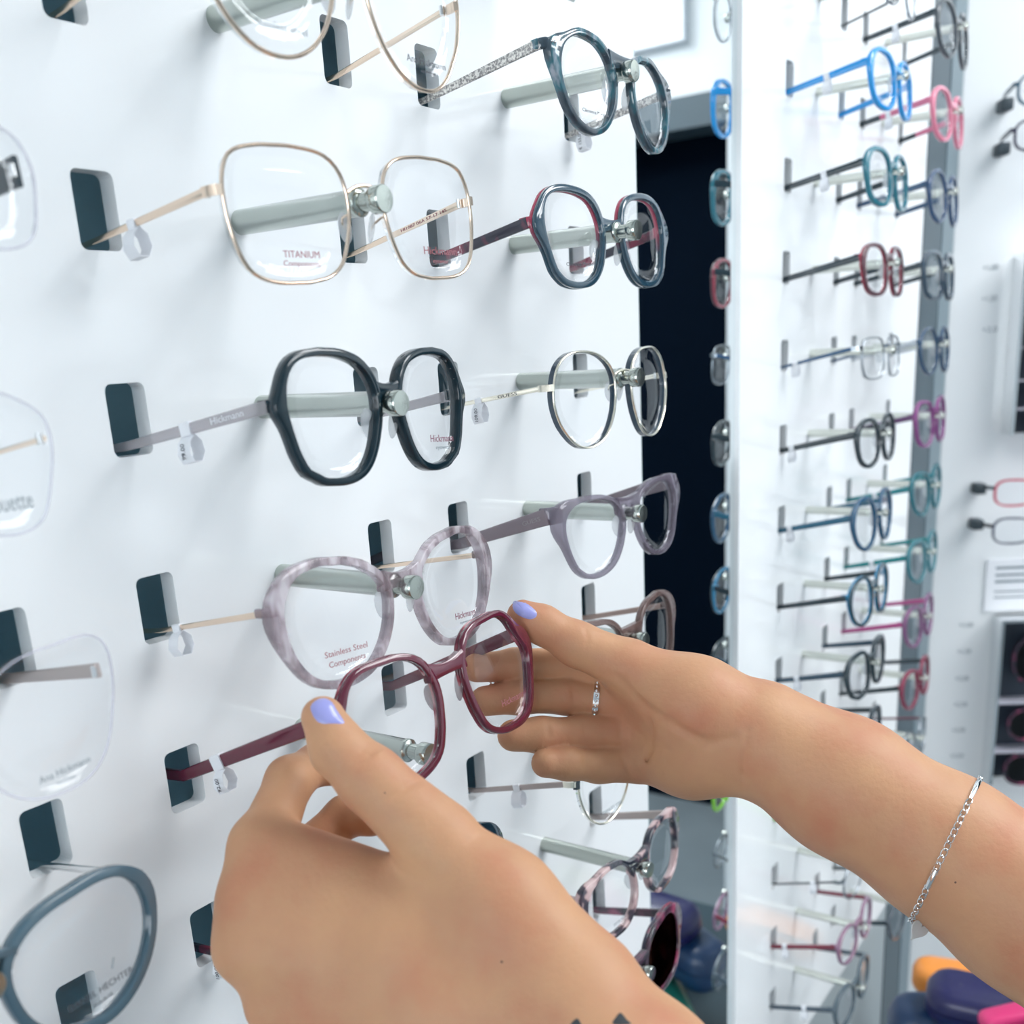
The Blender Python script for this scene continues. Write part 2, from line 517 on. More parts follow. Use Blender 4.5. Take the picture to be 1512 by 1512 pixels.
def superk(w, h, p=2.6, cat=0.0, drop=0.0):
    """radii of a superellipse lens of full width w and height h (mm)"""
    K = []
    for i in range(20):
        a = 2 * math.pi * i / 20
        c, s = math.cos(a), math.sin(a)
        r = (abs(c / (w / 2)) ** p + abs(s / (h / 2)) ** p) ** (-1 / p)
        if s > 0:
            r *= 1 + cat * max(0, c) * s * 1.6 - cat * 0.4 * max(0, -c) * s
        else:
            r *= 1 - drop * max(0, c) * (-s) * 1.4
        K.append(r)
    return K

def eul(yaw, pit, rol):
    return Matrix.Rotation(math.radians(yaw), 4, 'Z') @ Matrix.Rotation(math.radians(pit), 4, 'X') @ Matrix.Rotation(math.radians(rol), 4, 'Y')

def glasses(label, group, ux, row, k, c, o=None, e=(0, -4, 0), wrap=5.0, n=64,
            rim='acetate', w=4.0, d=3.6, mat='black', mat2=None, split=0.5, bump=4.0, bump_s=0.35, bump_a=None,
            bz=4.0, bh=5.0, barch=1.5, bmat=None, double=False, hinge=(62.0, 2.0), th=(6.0, 4.0), tt=2.2, tmat=None, tipmat=None,
            pads=None, lens='lens', prints=(), tags=(), entry=-9.0, browmat=None, tgap=None, name='eyeglasses', studs=False, ttext=None):
    mm = 0.001
    if o is None:
        o = (ux, -0.0668, Z0 - row * ROWP + 0.0002)
    mw = Matrix.Translation(o) @ eul(*e)
    root = empty(name, label, 'sunglasses' if name == 'sunglasses' else 'eyeglasses', mw, group)
    inv = mw.inverted()
    wr_ = math.radians(wrap)
    cw, sw = math.cos(wr_), math.sin(wr_)
    cx, cz = c
    def L(s, lx, lz, y=0.0):
        """lens-plane coordinates (mm, lx measured outward from the bridge) to local metres"""
        x = s * (9 + (lx - 9) * cw) - s * sw * y
        return Vector((x * mm, ((lx - 9) * sw + cw * y) * mm, lz * mm))
    ang = [2 * math.pi * i / n for i in range(n)]
    out = [(cx + polar(k, a) * math.cos(a), cz + polar(k, a) * math.sin(a)) for a in ang]
    nor = []
    for i in range(n):
        a, b = out[(i - 1) % n], out[(i + 1) % n]
        t = Vector((b[0] - a[0], b[1] - a[1])).normalized()
        nor.append((t.y, -t.x))
    ah = math.atan2(hinge[1] - cz, hinge[0] - cx) if bump_a is None else bump_a
    def width(a):
        q = (a - ah + math.pi) % (2 * math.pi) - math.pi
        return w + bump * math.exp(-(q / bump_s) ** 2)
    front = MB()
    back = MB()
    xin = min(p[0] for p in out)
    xout = max(p[0] for p in out)
    # inner lens boundary at bridge height
    xb = min((abs(p[1] - bz), p[0]) for p in out if p[0] < cx)[1]
    for s in (-1, 1):
        if rim == 'acetate':
            y0, y1 = 0.0, d
            for mb, ya, yb in ((front, y0, y1 if mat2 is None else d * split), (back, d * split, y1)):
                if mb is back and mat2 is None:
                    continue
                R = []
                for i in range(n):
                    W = width(ang[i])
                    (px, pz), (nx, nz) = out[i], nor[i]
                    b = min(0.45, (yb - ya) * 0.3)
                    sec = [(0.1, ya + b), (b, ya), (W - b, ya), (W, ya + b), (W, yb - b), (W - b, yb), (b, yb), (0.1, yb - b)]
                    ring = [L(s, px + nx * u, pz + nz * u, y) for u, y in sec]
                    R.append(ring if s > 0 else ring[::-1])
                mb.rings(R, closed=True)
        else:
            r = w / 2
            R = []
            for i in range(n):
                (px, pz), (nx, nz) = out[i], nor[i]
                ring = [L(s, px + nx * r * math.cos(q), pz + nz * r * math.cos(q), r * 1.15 * math.sin(q) + 0.4) for q in [2 * math.pi * j / 8 for j in range(8)]]
                R.append(ring if s > 0 else ring[::-1])
            front.rings(R, closed=True)
            if mat2 is not None:
                R = []
                for i in range(n):
                    (px, pz), (nx, nz) = out[i], nor[i]
                    sec = [(-0.3, 0.9), (0.5, 0.9), (0.5, d), (-0.3, d)]
                    ring = [L(s, px + nx * u, pz + nz * u, y) for u, y in sec]
                    R.append(ring if s > 0 else ring[::-1])
                back.rings(R, closed=True)
            # end piece
            if rim == 'wire':
                front.sweep([L(s, xout - 0.5, hinge[1], 0.4), L(s, hinge[0] - 1, hinge[1], 0.6), L(s, hinge[0], hinge[1], 3.5), L(s, hinge[0], hinge[1], 7.0)],
                            lambda i, t: [(-0.7 * mm, -1.6 * mm), (0.7 * mm, -1.6 * mm), (0.7 * mm, 1.6 * mm), (-0.7 * mm, 1.6 * mm)])
    # bridge
    zb = bz
    brz = lambda x: zb + barch * (1 - (x / xb) ** 2)
    if rim == 'acetate':
        N = 10
        xe = xb - w * 0.45
        P = [Vector(((-xe + 2 * xe * i / N) * mm, d * 0.5 * mm, brz(-xe + 2 * xe * i / N) * mm)) for i in range(N + 1)]
        def bsec(i, t):
            hh = bh * (0.42 + 0.22 * (2 * t - 1) ** 2) * mm
            dd = d * 0.48 * mm
            return [(-dd, -hh * 0.8), (-dd * 0.8, -hh), (dd * 0.8, -hh), (dd, -hh * 0.8), (dd, hh * 0.8), (dd * 0.8, hh), (-dd * 0.8, hh), (-dd, hh * 0.8)]
        front.sweep(P, bsec)
    else:
        N = 12
        r = max(0.75, w * 0.5)
        for zz in ([0.0, 5.0] if double else [0.0]):
            P = [Vector(((-xb + 2 * xb * i / N) * mm, -0.2 * mm, (brz(-xb + 2 * xb * i / N) + zz) * mm)) for i in range(N + 1)]
            front.tube(P, r * mm, 8, up=(0, 1, 0))
    fo = front.build('frame_front', mat, root, True)
    if mat2 is not None:
        back.build('back_layer', mat2, root, True)
    if browmat is not None:
        bm_ = MB()
        for s in (-1, 1):
            idx = [i for i in range(n) if 0.05 * math.pi < ang[i] < 0.98 * math.pi]
            R = []
            for i in idx:
                (px, pz), (nx, nz) = out[i], nor[i]
                ring = [L(s, px + nx * u, pz + nz * u, y) for u, y in ((-0.4, -0.4), (2.6, -0.4), (2.6, 2.0), (-0.4, 2.0))]
                R.append(ring if s > 0 else ring[::-1])
            bm_.rings(R)
        bm_.build('brow_bar', browmat, root, False)
    # lenses
    lo = {}
    for s in (-1, 1):
        V = []
        F = []
        m = n // 2
        for yoff in (0.0, 1.5):
            for j, fr in enumerate((1.012, 0.66, 0.33)):
                for i in range(m):
                    px, pz = out[i * 2]
                    V.append(L(s, cx + (px - cx) * fr, cz + (pz - cz) * fr, 1.0 + yoff - 1.3 * (1 - fr * fr)))
            V.append(L(s, cx, cz, 1.0 + yoff - 1.3))
        H = 3 * m + 1
        for q, base in enumerate((0, H)):
            for j in range(2):
                for i in range(m):
                    a, b = base + j * m + i, base + j * m + (i + 1) % m
                    f = (a, b, b + m, a + m)
                    F.append(f if (q == 0) == (s < 0) else f[::-1])
            for i in range(m):
                f = (base + 2 * m + i, base + 2 * m + (i + 1) % m, base + 3 * m)
                F.append(f if (q == 0) == (s < 0) else f[::-1])
        for i in range(m):
            f = (i, H + i, H + (i + 1) % m, (i + 1) % m)
            F.append(f if s < 0 else f[::-1])
        lo[s] = mesh_obj('lens', V, F, lens, root, True)
    # printing on the demo lenses
    for s, body, a, b, size, pm_ in prints:
        x0, z0_ = a
        x1, z1_ = b
        pc = L(s, abs(x0 + x1) / 2, (z0_ + z1_) / 2, 0.25 - 0.75)
        rot = Matrix.Rotation(s * wr_, 4, 'Z') @ Matrix.Rotation(math.radians(90), 4, 'X')
        tilt = math.atan2(z1_ - z0_, x1 - x0)
        text(body, size * mm, pm_, lo[s], Matrix.Translation(pc) @ rot @ Matrix.Rotation(tilt, 4, 'Z'), width=abs(x1 - x0) * mm)
    # temples
    zrow = Z0 - row * ROWP
    tm = tmat or mat
    for s in (-1, 1):
        h0 = L(s, hinge[0], hinge[1], d if rim == 'acetate' else 6.5)
        if rim == 'acetate':
            MB().sweep([L(s, xout + w * 0.3, hinge[1], d * 0.5), L(s, hinge[0] - 1.6, hinge[1], d * 0.6), L(s, hinge[0], hinge[1], d + 1.0), L(s, hinge[0], hinge[1], d + 4.0)],
                       lambda i, t: [(-u * mm, v * mm) for u, v in rrect(2.6, max(th[0], 3.4), 0.8, 2)]).build('end_piece', mat2 or mat, root, True)
        ent = inv @ Vector((ux + s * 0.0648, 0.001, zrow + entry * mm))
        beh = inv @ Vector((ux + s * 0.0640, 0.045, zrow + (entry - 5.5) * mm))
        tip = inv @ Vector((ux + s * 0.0630, 0.075, zrow + (entry - 17) * mm))
        P = [h0] + [h0.lerp(ent, f) for f in (0.08, 0.2, 0.35, 0.5, 0.65, 0.8, 0.92)] + [ent, beh, tip]
        if th[0] > 4.5:   # slight outward bow of a wide temple
            pass
        def tsec(i, t):
            hh = (th[0] + (th[1] - th[0]) * min(1, t * 1.1)) / 2
            q = tt / 2
            return [(u * mm, v * mm) for u, v in rrect(2 * q, 2 * hh, min(q, hh) * 0.55, 2)]
        to = MB().sweep(P, tsec).build('temple', tm, root, True)
        MB().lathe([(0.0001, -1.6 * mm), (0.9 * mm, -1.6 * mm), (0.9 * mm, 1.6 * mm), (0.0001, 1.6 * mm)], 10, axis='z', at=tuple(h0 + Vector((-s * 1.4 * mm, 0, 0)))).build('hinge', 'silver', root, True)
        if ttext is not None and ttext[0] == s:
            _, f_, body_, size_, wid_, tm_ = ttext
            pc_ = h0.lerp(ent, f_)
            xa = (h0 - ent).normalized()
            na = Vector((-1, 0, 0))
            na = (na - xa * na.dot(xa)).normalized()
            rm_ = Matrix((xa, na.cross(xa), na)).transposed().to_4x4()
            text(body_, size_ * mm, tm_, to, Matrix.Translation(pc_ + na * (tt / 2 + 0.12) * mm) @ rm_, name='temple_print', width=wid_ * mm)
        if tipmat is not None:
            a = h0.lerp(ent, 0.72)
            MB().sweep([a, ent, beh, tip], lambda i, t: [(u * mm, v * mm) for u, v in rrect(tt + 0.7, th[1] + 0.8, 0.7, 2)]).build('temple_tip', tipmat, root, True)
        for (ts, f, body) in tags:
            if ts != s:
                continue
            a = h0.lerp(ent, f - 0.035)
            b = h0.lerp(ent, f + 0.035)
            hh = th[0] + (th[1] - th[0]) * f
            tg = MB().sweep([a, b], lambda i, t: [(u * mm, v * mm) for u, v in rrect(tt + 1.2, hh + 1.2, 0.5, 2)]).build('price_tag', 'paper', root, True)
            dirv = (b - a).normalized()
            side = dirv.cross(Vector((0, 0, 1))).normalized()
            mid = (a + b) / 2 + Vector((0, 0, -hh * 0.5 * mm))
            loop = [(0, 0), (-2.9, -2.4), (-4.0, -6.4), (-2.0, -9.6), (1.8, -9.6), (3.8, -6.4), (2.9, -2.4)]
            fl = MB()
            R = []
            for q in range(len(loop)):
                u, v = loop[q]
                pt = mid + side * u * mm + Vector((0, 0, v * mm))
                R.append([pt - dirv * 3 * mm, pt + dirv * 3 * mm, pt * 1.0 + dirv * 3 * mm - Vector((0, 0, 0.25 * mm)), pt - dirv * 3 * mm - Vector((0, 0, 0.25 * mm))])
            fl.rings(R, closed=True).build('tag_loop', 'paper', tg, True)
            if body:
                pos = mid + side * (4.15 * mm * (1 if side.dot(Vector((-1, -0.6, 0))) > 0 else -1)) + Vector((0, 0, -5.8 * mm))
                zax = (pos - mid)
                zax.z = 0
                zax.normalize()
                yax = Vector((0, 0, 1))
                xax = yax.cross(zax)
                rm = Matrix((xax, yax, zax)).transposed().to_4x4()
                text(body, 2.6 * mm, 'ink', tg, Matrix.Translation(pos) @ rm @ Matrix.Rotation(math.radians(90), 4, 'Z'), name='price_print')
        if pads == 'wire':
            q = min(out, key=lambda p: abs(p[1] - (bz - 6)) + (100 if p[0] > cx else 0))
            a = L(s, q[0] + 0.3, q[1], 0.8)
            pc = L(s, q[0] - 2.2, q[1] - 3.5, 6.0)
            MB().tube([a, L(s, q[0] + 0.6, q[1] - 0.5, 3.5), L(s, q[0] - 0.8, q[1] - 2.0, 5.6), pc], 0.45 * mm, 6).build('pad_arm', mat if mat in ('gold', 'silver', 'paleg') else 'silver', root, True)
            po = MB()
            po.ball((0, 0, 0), 1.0, 12, 8, (1.1 * mm, 2.6 * mm, 5.4 * mm))
            po.build('nose_pad', 'pad', root, True, Matrix.Translation(pc) @ Matrix.Rotation(math.radians(-s * 28), 4, 'Z') @ Matrix.Rotation(math.radians(s * 14), 4, 'Y'))
        elif pads is not None:
            q = min(out, key=lambda p: abs(p[1] - (bz - 11)) + (100 if p[0] > cx else 0))
            pc = L(s, q[0] - w * 0.45, q[1], d + 0.8)
            po = MB()
            po.ball((0, 0, 0), 1.0, 12, 8, (1.1 * mm, 3.2 * mm, 6.2 * mm))
            po.build('nose_pad', pads, root, True, Matrix.Translation(pc) @ Matrix.Rotation(math.radians(-s * 20), 4, 'Z') @ Matrix.Rotation(math.radians(s * 12), 4, 'Y'))
        if studs:
            for j in (0, 1):
                MB().ball(tuple(L(s, hinge[0] - 3.2 - j * 2.2, hinge[1] + 0.3, -0.1)), 0.65 * mm, 8, 5).build('stud', 'silver', root, True)
    return root

G1 = 'eyeglasses on the thick steel pegs'
U = UX1
DAT = {
'marble': dict(o=(0.3834,-0.0686,-0.0701), e=(0.1,-5.1,1.2), wrap=5.0, c=(31.6,-8.4), k=[20.6, 20.8, 20.8, 20.7, 20.3, 19.7, 19.2, 18.9, 18.8, 18.6, 18.7, 19.1, 20.0, 20.6, 21.2, 21.5, 21.7, 21.5, 21.0, 20.5, 20.2, 20.0, 19.7, 19.7, 19.8, 19.9, 20.0, 20.1, 20.0, 19.9, 20.0, 19.9, 19.9, 19.9, 19.9, 20.2], unit=(1, 2)),
'goldsq': dict(o=(0.1905,-0.0664,-0.1409), e=(-4.2,-2.5,-2.1), wrap=2.8, c=(35.3,-4.5), k=[25.5, 25.9, 26.7, 27.3, 27.3, 25.6, 23.6, 22.3, 21.3, 21.1, 21.4, 22.1, 23.5, 25.4, 27.1, 27.8, 27.5, 26.8, 26.2, 25.6, 25.3, 25.4, 25.6, 25.0, 24.0, 22.8, 22.3, 21.9, 22.2, 23.1, 24.3, 25.7, 26.5, 26.1, 25.6, 25.3], unit=(2, 1)),
'redblue': dict(o=(0.3813,-0.0620,-0.1419), e=(-1.8,-5.6,-1.1), wrap=3.2, c=(34.1,-1.0), k=[22.0, 22.9, 23.7, 24.3, 24.4, 23.5, 22.1, 20.9, 20.1, 19.7, 19.7, 20.2, 21.0, 22.2, 23.2, 23.6, 23.7, 23.6, 23.1, 22.7, 22.5, 22.5, 22.5, 22.4, 22.1, 21.6, 21.1, 20.9, 21.1, 21.5, 22.2, 22.4, 22.5, 21.7, 21.3, 21.6], unit=(2, 2)),
'black': dict(o=(0.1914,-0.0690,-0.2109), e=(2.7,-3.3,1.4), wrap=4.9, c=(30.1,-3.1), k=[20.8, 21.7, 22.4, 23.3, 23.8, 23.7, 22.8, 21.5, 20.9, 20.4, 20.6, 21.0, 21.7, 22.6, 23.1, 23.3, 23.1, 22.6, 21.9, 21.4, 21.1, 21.3, 21.7, 22.2, 22.4, 22.2, 21.9, 21.7, 21.7, 22.2, 22.0, 22.6, 21.7, 21.0, 20.4, 20.4], unit=(3, 1)),
'guessround': dict(o=(0.3822,-0.0647,-0.2114), e=(-1.4,-2.8,-0.2), wrap=6.8, c=(33.0,-7.4), k=[24.9, 25.1, 25.1, 25.4, 25.5, 24.9, 24.2, 23.3, 22.6, 22.2, 22.3, 22.8, 23.5, 24.3, 25.2, 25.8, 25.9, 25.1, 24.6, 24.1, 24.0, 23.9, 24.1, 24.4, 24.7, 24.6, 24.5, 24.4, 24.4, 24.3, 24.0, 23.7, 23.7, 24.0, 24.2, 24.5], unit=(3, 2)),
'lilac': dict(o=(0.1914,-0.0682,-0.2813), e=(1.6,-4.6,1.6), wrap=4.6, c=(36.8,-6.1), k=[25.2, 25.9, 26.5, 26.5, 26.2, 25.1, 23.3, 22.1, 21.0, 20.1, 20.1, 20.5, 21.0, 22.2, 23.1, 24.7, 25.9, 26.5, 25.9, 25.4, 24.8, 24.4, 24.0, 23.8, 23.5, 22.9, 22.6, 22.5, 22.5, 22.7, 23.3, 23.7, 24.0, 24.1, 24.4, 24.7], unit=(4, 1)),
'greyguess': dict(o=(0.3829,-0.0671,-0.2815), e=(-2.9,-4.6,-0.8), wrap=4.8, c=(32.6,-5.9), k=[22.4, 23.5, 24.6, 24.7, 23.5, 22.1, 20.3, 19.2, 18.4, 17.9, 17.9, 18.4, 19.2, 20.4, 22.1, 23.5, 24.5, 24.8, 24.1, 23.0, 22.3, 21.7, 21.3, 21.0, 20.5, 20.1, 19.9, 19.9, 20.1, 20.4, 20.8, 21.0, 21.3, 21.2, 21.3, 21.7], unit=(4, 2)),
'burgundy': dict(o=(0.1901,-0.0884,-0.3128), e=(-3.6,-11.8,-2.4), wrap=7.0, c=(33.1,-11.7), k=[23.4, 23.6, 22.5, 21.9, 22.3, 23.4, 24.0, 23.7, 23.0, 22.6, 22.8, 23.7, 24.7, 25.6, 25.8, 25.2, 24.5, 23.6, 22.8, 22.3, 22.4, 22.7, 23.4, 23.6, 23.2, 22.8, 22.6, 22.5, 23.0, 23.7, 24.2, 24.0, 23.3, 22.6, 22.4, 22.7], unit=(5, 1)),
'goldtop': dict(o=(0.1910,-0.0668,-0.0704), e=(-0.6,-3.6,-0.5), wrap=3.5, c=(36.7,0.6), k=[29.3, 29.9, 30.1, 30.3, 30.3, 30.2, 30.1, 30.0, 29.9, 29.8, 29.6, 29.5, 29.4, 29.3, 29.2, 29.1, 29.0, 28.9, 28.8, 28.8, 28.7, 28.8, 29.2, 29.5, 29.9, 30.2, 30.4, 30.4, 30.4, 30.2, 29.5, 28.8, 28.0, 28.2, 28.3, 28.7], unit=(1, 1)),
'hechter': dict(o=(-0.0008,-0.0670,-0.3519), e=(-0.1,-4.9,-0.0), wrap=5.1, c=(34.6,-10.5), k=[24.0, 24.7, 25.2, 25.4, 24.9, 23.7, 22.0, 20.5, 19.4, 18.8, 18.8, 19.4, 20.3, 21.6, 23.0, 24.3, 25.2, 24.9, 24.3, 23.8, 23.5, 23.1, 22.6, 22.0, 21.5, 21.1, 21.1, 21.3, 21.4, 21.4, 21.4, 21.5, 21.7, 22.1, 22.6, 23.3], unit=(5, 0)),
'tortoise': dict(o=(0.3834,-0.0686,-0.4924), e=(0.7,-5.3,-1.8), wrap=5.1, c=(33.8,-6.4), k=[23.0, 23.5, 24.2, 24.4, 23.3, 21.7, 20.7, 19.9, 19.5, 19.3, 19.5, 19.9, 21.0, 22.1, 22.9, 23.7, 24.1, 24.2, 24.4, 24.5, 24.3, 24.0, 23.0, 22.4, 21.6, 20.5, 19.6, 19.2, 19.3, 19.8, 20.6, 21.3, 21.9, 22.3, 22.6, 22.7], unit=(7, 2)),
'rimA': dict(o=(-0.0001,-0.0679,-0.2812), e=(-0.1,-2.5,-0.1), wrap=5.1, c=(36.8,-6.2), k=[22.0, 23.2, 24.8, 26.7, 27.5, 26.1, 23.4, 21.3, 20.1, 19.7, 19.7, 20.0, 20.5, 21.1, 21.8, 22.4, 23.1, 23.7, 24.2, 24.5, 24.7, 24.8, 24.5, 24.1, 23.6, 23.1, 22.7, 22.5, 22.6, 22.7, 22.6, 22.2, 21.7, 21.2, 21.0, 21.2], unit=(4, 0)),
'rimS': dict(o=(-0.0005,-0.0672,-0.2106), e=(-0.1,-5.4,-0.1), wrap=5.1, c=(35.1,-5.1), k=[18.0, 19.0, 20.0, 20.8, 20.5, 19.7, 19.3, 19.0, 18.7, 18.5, 18.4, 18.4, 18.3, 18.3, 18.4, 18.5, 18.5, 18.6, 18.7, 18.8, 18.8, 18.8, 18.9, 18.9, 18.9, 18.9, 18.9, 19.0, 19.2, 19.5, 19.4, 18.7, 17.8, 17.2, 17.0, 17.3], unit=(3, 0)),
'rimD': dict(o=(0.0002,-0.0684,-0.1402), e=(-0.3,-6.3,-0.1), wrap=4.9, c=(37.8,-5.9), k=[22.6, 23.3, 23.4, 23.0, 21.1, 19.7, 18.7, 18.1, 17.8, 17.9, 18.2, 18.7, 19.3, 20.0, 20.6, 21.2, 21.7, 22.0, 22.1, 22.0, 21.6, 21.1, 20.4, 19.6, 18.8, 18.0, 17.4, 17.1, 17.1, 17.7, 18.9, 20.6, 22.0, 22.5, 22.2, 22.1], unit=(2, 0)),
'blackgold': dict(o=(0.3830,-0.0666,-0.4216), e=(-0.0,-5.8,0.1), wrap=5.2, c=(33.9,-3.9), k=[22.9, 23.3, 23.6, 23.7, 23.6, 23.5, 23.3, 23.1, 22.9, 22.8, 22.7, 22.7, 22.7, 22.8, 22.9, 23.1, 23.3, 23.4, 23.5, 23.5, 23.4, 23.0, 22.6, 22.3, 22.4, 22.6, 22.9, 23.1, 23.1, 23.0, 22.8, 22.7, 22.5, 22.3, 22.3, 22.4], unit=(6, 2)),
}
def D(n):
    q = DAT[n]
    o = (q['o'][0], q['o'][1], q['o'][2] + Z0)
    return dict(o=o, e=q['e'], wrap=q['wrap'], c=q['c'], k=q['k'], ux=U[q['unit'][1]], row=q['unit'][0], group=G1)

glasses('gold wire round glasses hanging above the rose-gold square pair', rim='wire', w=1.5, mat='gold', pads='wire', hinge=(66, 4), bz=4, barch=2.5,
        th=(2.2, 2.0), tt=1.5, entry=-9, prints=[(-1, 'Stainless steel', (-45.2, -21.4), (-23.9, -21.5), 3.2, 'ink_grey'), (1, 'Ana Hickmann', (27, -20.5), (51.9, -19.9), 3.4, 'ink'), (1, 'eyewear', (35.2, -23.6), (45, -23.2), 2.0, 'ink')], **D('goldtop'))
glasses('blue-grey marbled round glasses with glittery silver temples and two studs', w=3.0, d=4.2, mat='marble', pads='pad', hinge=(61.5, 3.0), bump=6.5, bump_s=0.30, bz=3.5, bh=7, barch=0.8,
        th=(4.6, 2.6), tt=1.6, tmat='glitter', studs=True, tags=[(1, 0.86, '€ 155,0')], prints=[(-1, 'Clémence Margaux', (-40.2, -22.0), (-18.9, -22.1), 2.2, 'ink')], **D('marble'))
glasses('rose-gold wire square glasses with clear nose pads', rim='wire', w=1.35, mat='gold', pads='wire', hinge=(63.5, 2.4), bz=2.6, barch=2.6, th=(2.8, 1.8), tt=1.3, tmat='gold', ttext=(1, 0.32, 'HI1087 06A 57-17 145', 1.7, 26, 'ink_red'),
        tags=[(-1, 0.66, '')], prints=[(-1, 'TITANIUM', (-41.3, -17.3), (-25.9, -17.8), 3.2, 'ink_red'), (-1, 'Components', (-41.9, -20.2), (-26.3, -20.8), 2.6, 'ink_red'), (1, 'Hickmann', (27.6, -16.5), (47.6, -17.0), 4.0, 'ink_red'), (1, 'eyewear', (32.2, -20.2), (41.7, -20.6), 2.2, 'ink_red')], **D('goldsq'))
glasses('dark blue square glasses with raspberry red back and temple corner', w=3.1, d=4.6, mat='bluef', mat2='redtop', split=0.55, pads='pad', hinge=(64, 5.0), bump=4.5, bump_s=0.28, bz=4.5, bh=6, barch=0.0,
        th=(5.2, 4.0), tt=2.4, tmat='redtort', prints=[(-1, 'Clémence Margaux', (-45.2, -14.2), (-21.3, -14.0), 2.4, 'ink')], **D('redblue'))
glasses('thick black square glasses with clear grey temples and a paper tag', w=2.9, d=5.0, mat='black', pads='pad', hinge=(56.0, 1.8), bump=2.6, bump_s=0.22, bz=4.0, bh=6.5, barch=0.3,
        th=(4.6, 3.2), tt=2.4, tmat='cleart', ttext=(-1, 0.27, 'Hickmann', 3.2, 15, 'paper'), tags=[(-1, 0.57, '99.00')], prints=[(1, 'Hickmann', (23.8, -15.0), (41.7, -15.8), 4.0, 'ink_plum'), (1, 'eyewear', (27.2, -18.6), (38.9, -19.2), 2.2, 'ink_grey')], **D('black'))
glasses('champagne wire round glasses with a navy side edge', rim='wire', w=1.2, d=3.8, mat='paleg', mat2='navyedge', pads='wire', hinge=(60.5, -0.8), bz=2.4, barch=1.8, th=(2.4, 1.8), tt=1.2, tmat='paleg', ttext=(-1, 0.34, 'GUESS', 2.2, 11, 'ink'),
        tags=[(-1, 0.66, '109.00')], **D('guessround'))
glasses('clear lilac striped geometric glasses with thin gold temples', w=3.3, d=4.4, mat='lilac', pads='pad', hinge=(67.5, 2.3), bump=4.0, bump_s=0.45, bz=4.2, bh=6.5, barch=-1.2,
        th=(2.4, 1.8), tt=1.3, tmat='gold', tags=[(-1, 0.82, '')], prints=[(-1, 'Stainless Steel', (-47.4, -17.4), (-25.7, -17.9), 3.2, 'ink_red'), (-1, 'Components', (-46.1, -21.4), (-27.5, -21.8), 3.2, 'ink_red'), (1, 'Hickmann', (32.3, -19.4), (48.6, -20.1), 4.0, 'ink_plum'), (1, 'eyewear', (35.5, -22.6), (44.6, -23), 1.7, 'ink_grey')], **D('lilac'))
glasses('clear mauve-grey cat-eye glasses with wide mauve temples', w=2.6, d=4.2, mat='greyt', pads='pad', hinge=(64.5, 9.0), bump=6.5, bump_s=0.36, bz=5.2, bh=7.5, barch=0.6,
        th=(8.6, 5.0), tt=2.4, tmat='mauve', ttext=(-1, 0.16, 'GUESS', 3.0, 11, 'cleart'), **D('greyguess'))
glasses('burgundy square glasses held between both hands, lifted off their peg', w=2.9, d=4.4, mat='burg', mat2='burgt', split=0.6, pads='cleart', hinge=(60.0, -1.0), bump=3.6, bump_s=0.3, bz=1.5, bh=6.0, barch=-0.8,
        th=(6.4, 4.6), tt=2.4, tmat='burg', entry=1.0, tags=[(-1, 0.72, '92.00')], prints=[(1, 'Hickmann', (26.9, -23.9), (44.2, -24.6), 4.0, 'ink_red')], **D('burgundy'))
glasses('smoke-blue round glasses with silver temples beside the rimless pairs', w=3.4, d=4.0, mat='smoke', pads='wire', hinge=(62.5, 2.0), bump=1.5, bump_s=0.3, bz=2.0, bh=2.2, barch=2.0,
        th=(3.4, 2.4), tt=1.2, tmat='silver', entry=-11, prints=[(1, 'DANIEL HECHTER', (23.5, -23.2), (47.8, -22.9), 3.0, 'ink'), (1, 'PARIS', (31.9, -26.9), (39.1, -26.5), 1.6, 'ink'), (1, '/', (40.5, -17.5), (42.5, -17.5), 4.5, 'ink_grey')], **D('hechter'))
glasses('pink and black tortoise glasses hanging partly behind the near forearm', w=3.1, d=4.4, mat='tortoise', pads='pad', hinge=(61, 7.0), bump=6.0, bump_s=0.35, bz=4.5, bh=7, barch=0.2,
        th=(6.0, 4.0), tt=2.2, tmat='taupe', entry=-8, prints=[(-1, 'TITOR NO', (-36.7, -19.6), (-25.2, -19.2), 2.6, 'ink_grey')], **D('tortoise'))
glasses('rimless glasses with a pointed lens corner and grey-brown clear temple', rim='rimless', w=0.55, mat='lens_edge', pads='wire', hinge=(60.0, 0.8), bz=2.0, barch=2.0, th=(4.6, 3.4), tt=1.6, tmat='taupe', entry=-10.5,
        prints=[(1, 'Ana Hickmann', (28.1, -22.4), (45.7, -22.0), 3.0, 'ink_grey'), (1, 'eyewear', (33.3, -25.0), (40.1, -24.9), 1.6, 'ink_grey')], **D('rimA'))
glasses('small rimless oval glasses with thin gold temples', rim='rimless', w=0.55, mat='lens_edge', pads='wire', hinge=(56.5, 0.2), bz=2.0, barch=2.0, th=(1.6, 1.4), tt=1.2, tmat='gold', entry=-8,
        prints=[(1, 'Silhouette', (24.5, -15.7), (43.0, -15.8), 6.5, 'ink_grey')], **D('rimS'))
glasses('rimless glasses with broad dark teal temples', rim='rimless', w=0.55, mat='lens_edge', pads='wire', hinge=(61, -0.6), bz=2.0, barch=2.0, th=(8.0, 6.0), tt=1.8, tmat='black', entry=-6, **D('rimD'))
glasses('thin gold and black browline glasses below the raised palm', rim='wire', w=1.3, mat='paleg', browmat='black', pads='wire', hinge=(61, 4.0), bz=3.0, barch=2.0, th=(3.4, 2.6), tt=1.3, tmat='taupe',
        tags=[(-1, 0.52, '')], prints=[(-1, 'STAINLESS STEEL', (-40.2, -20.2), (-20.0, -20.2), 2.6, 'ink_grey')], **D('blackgold'))
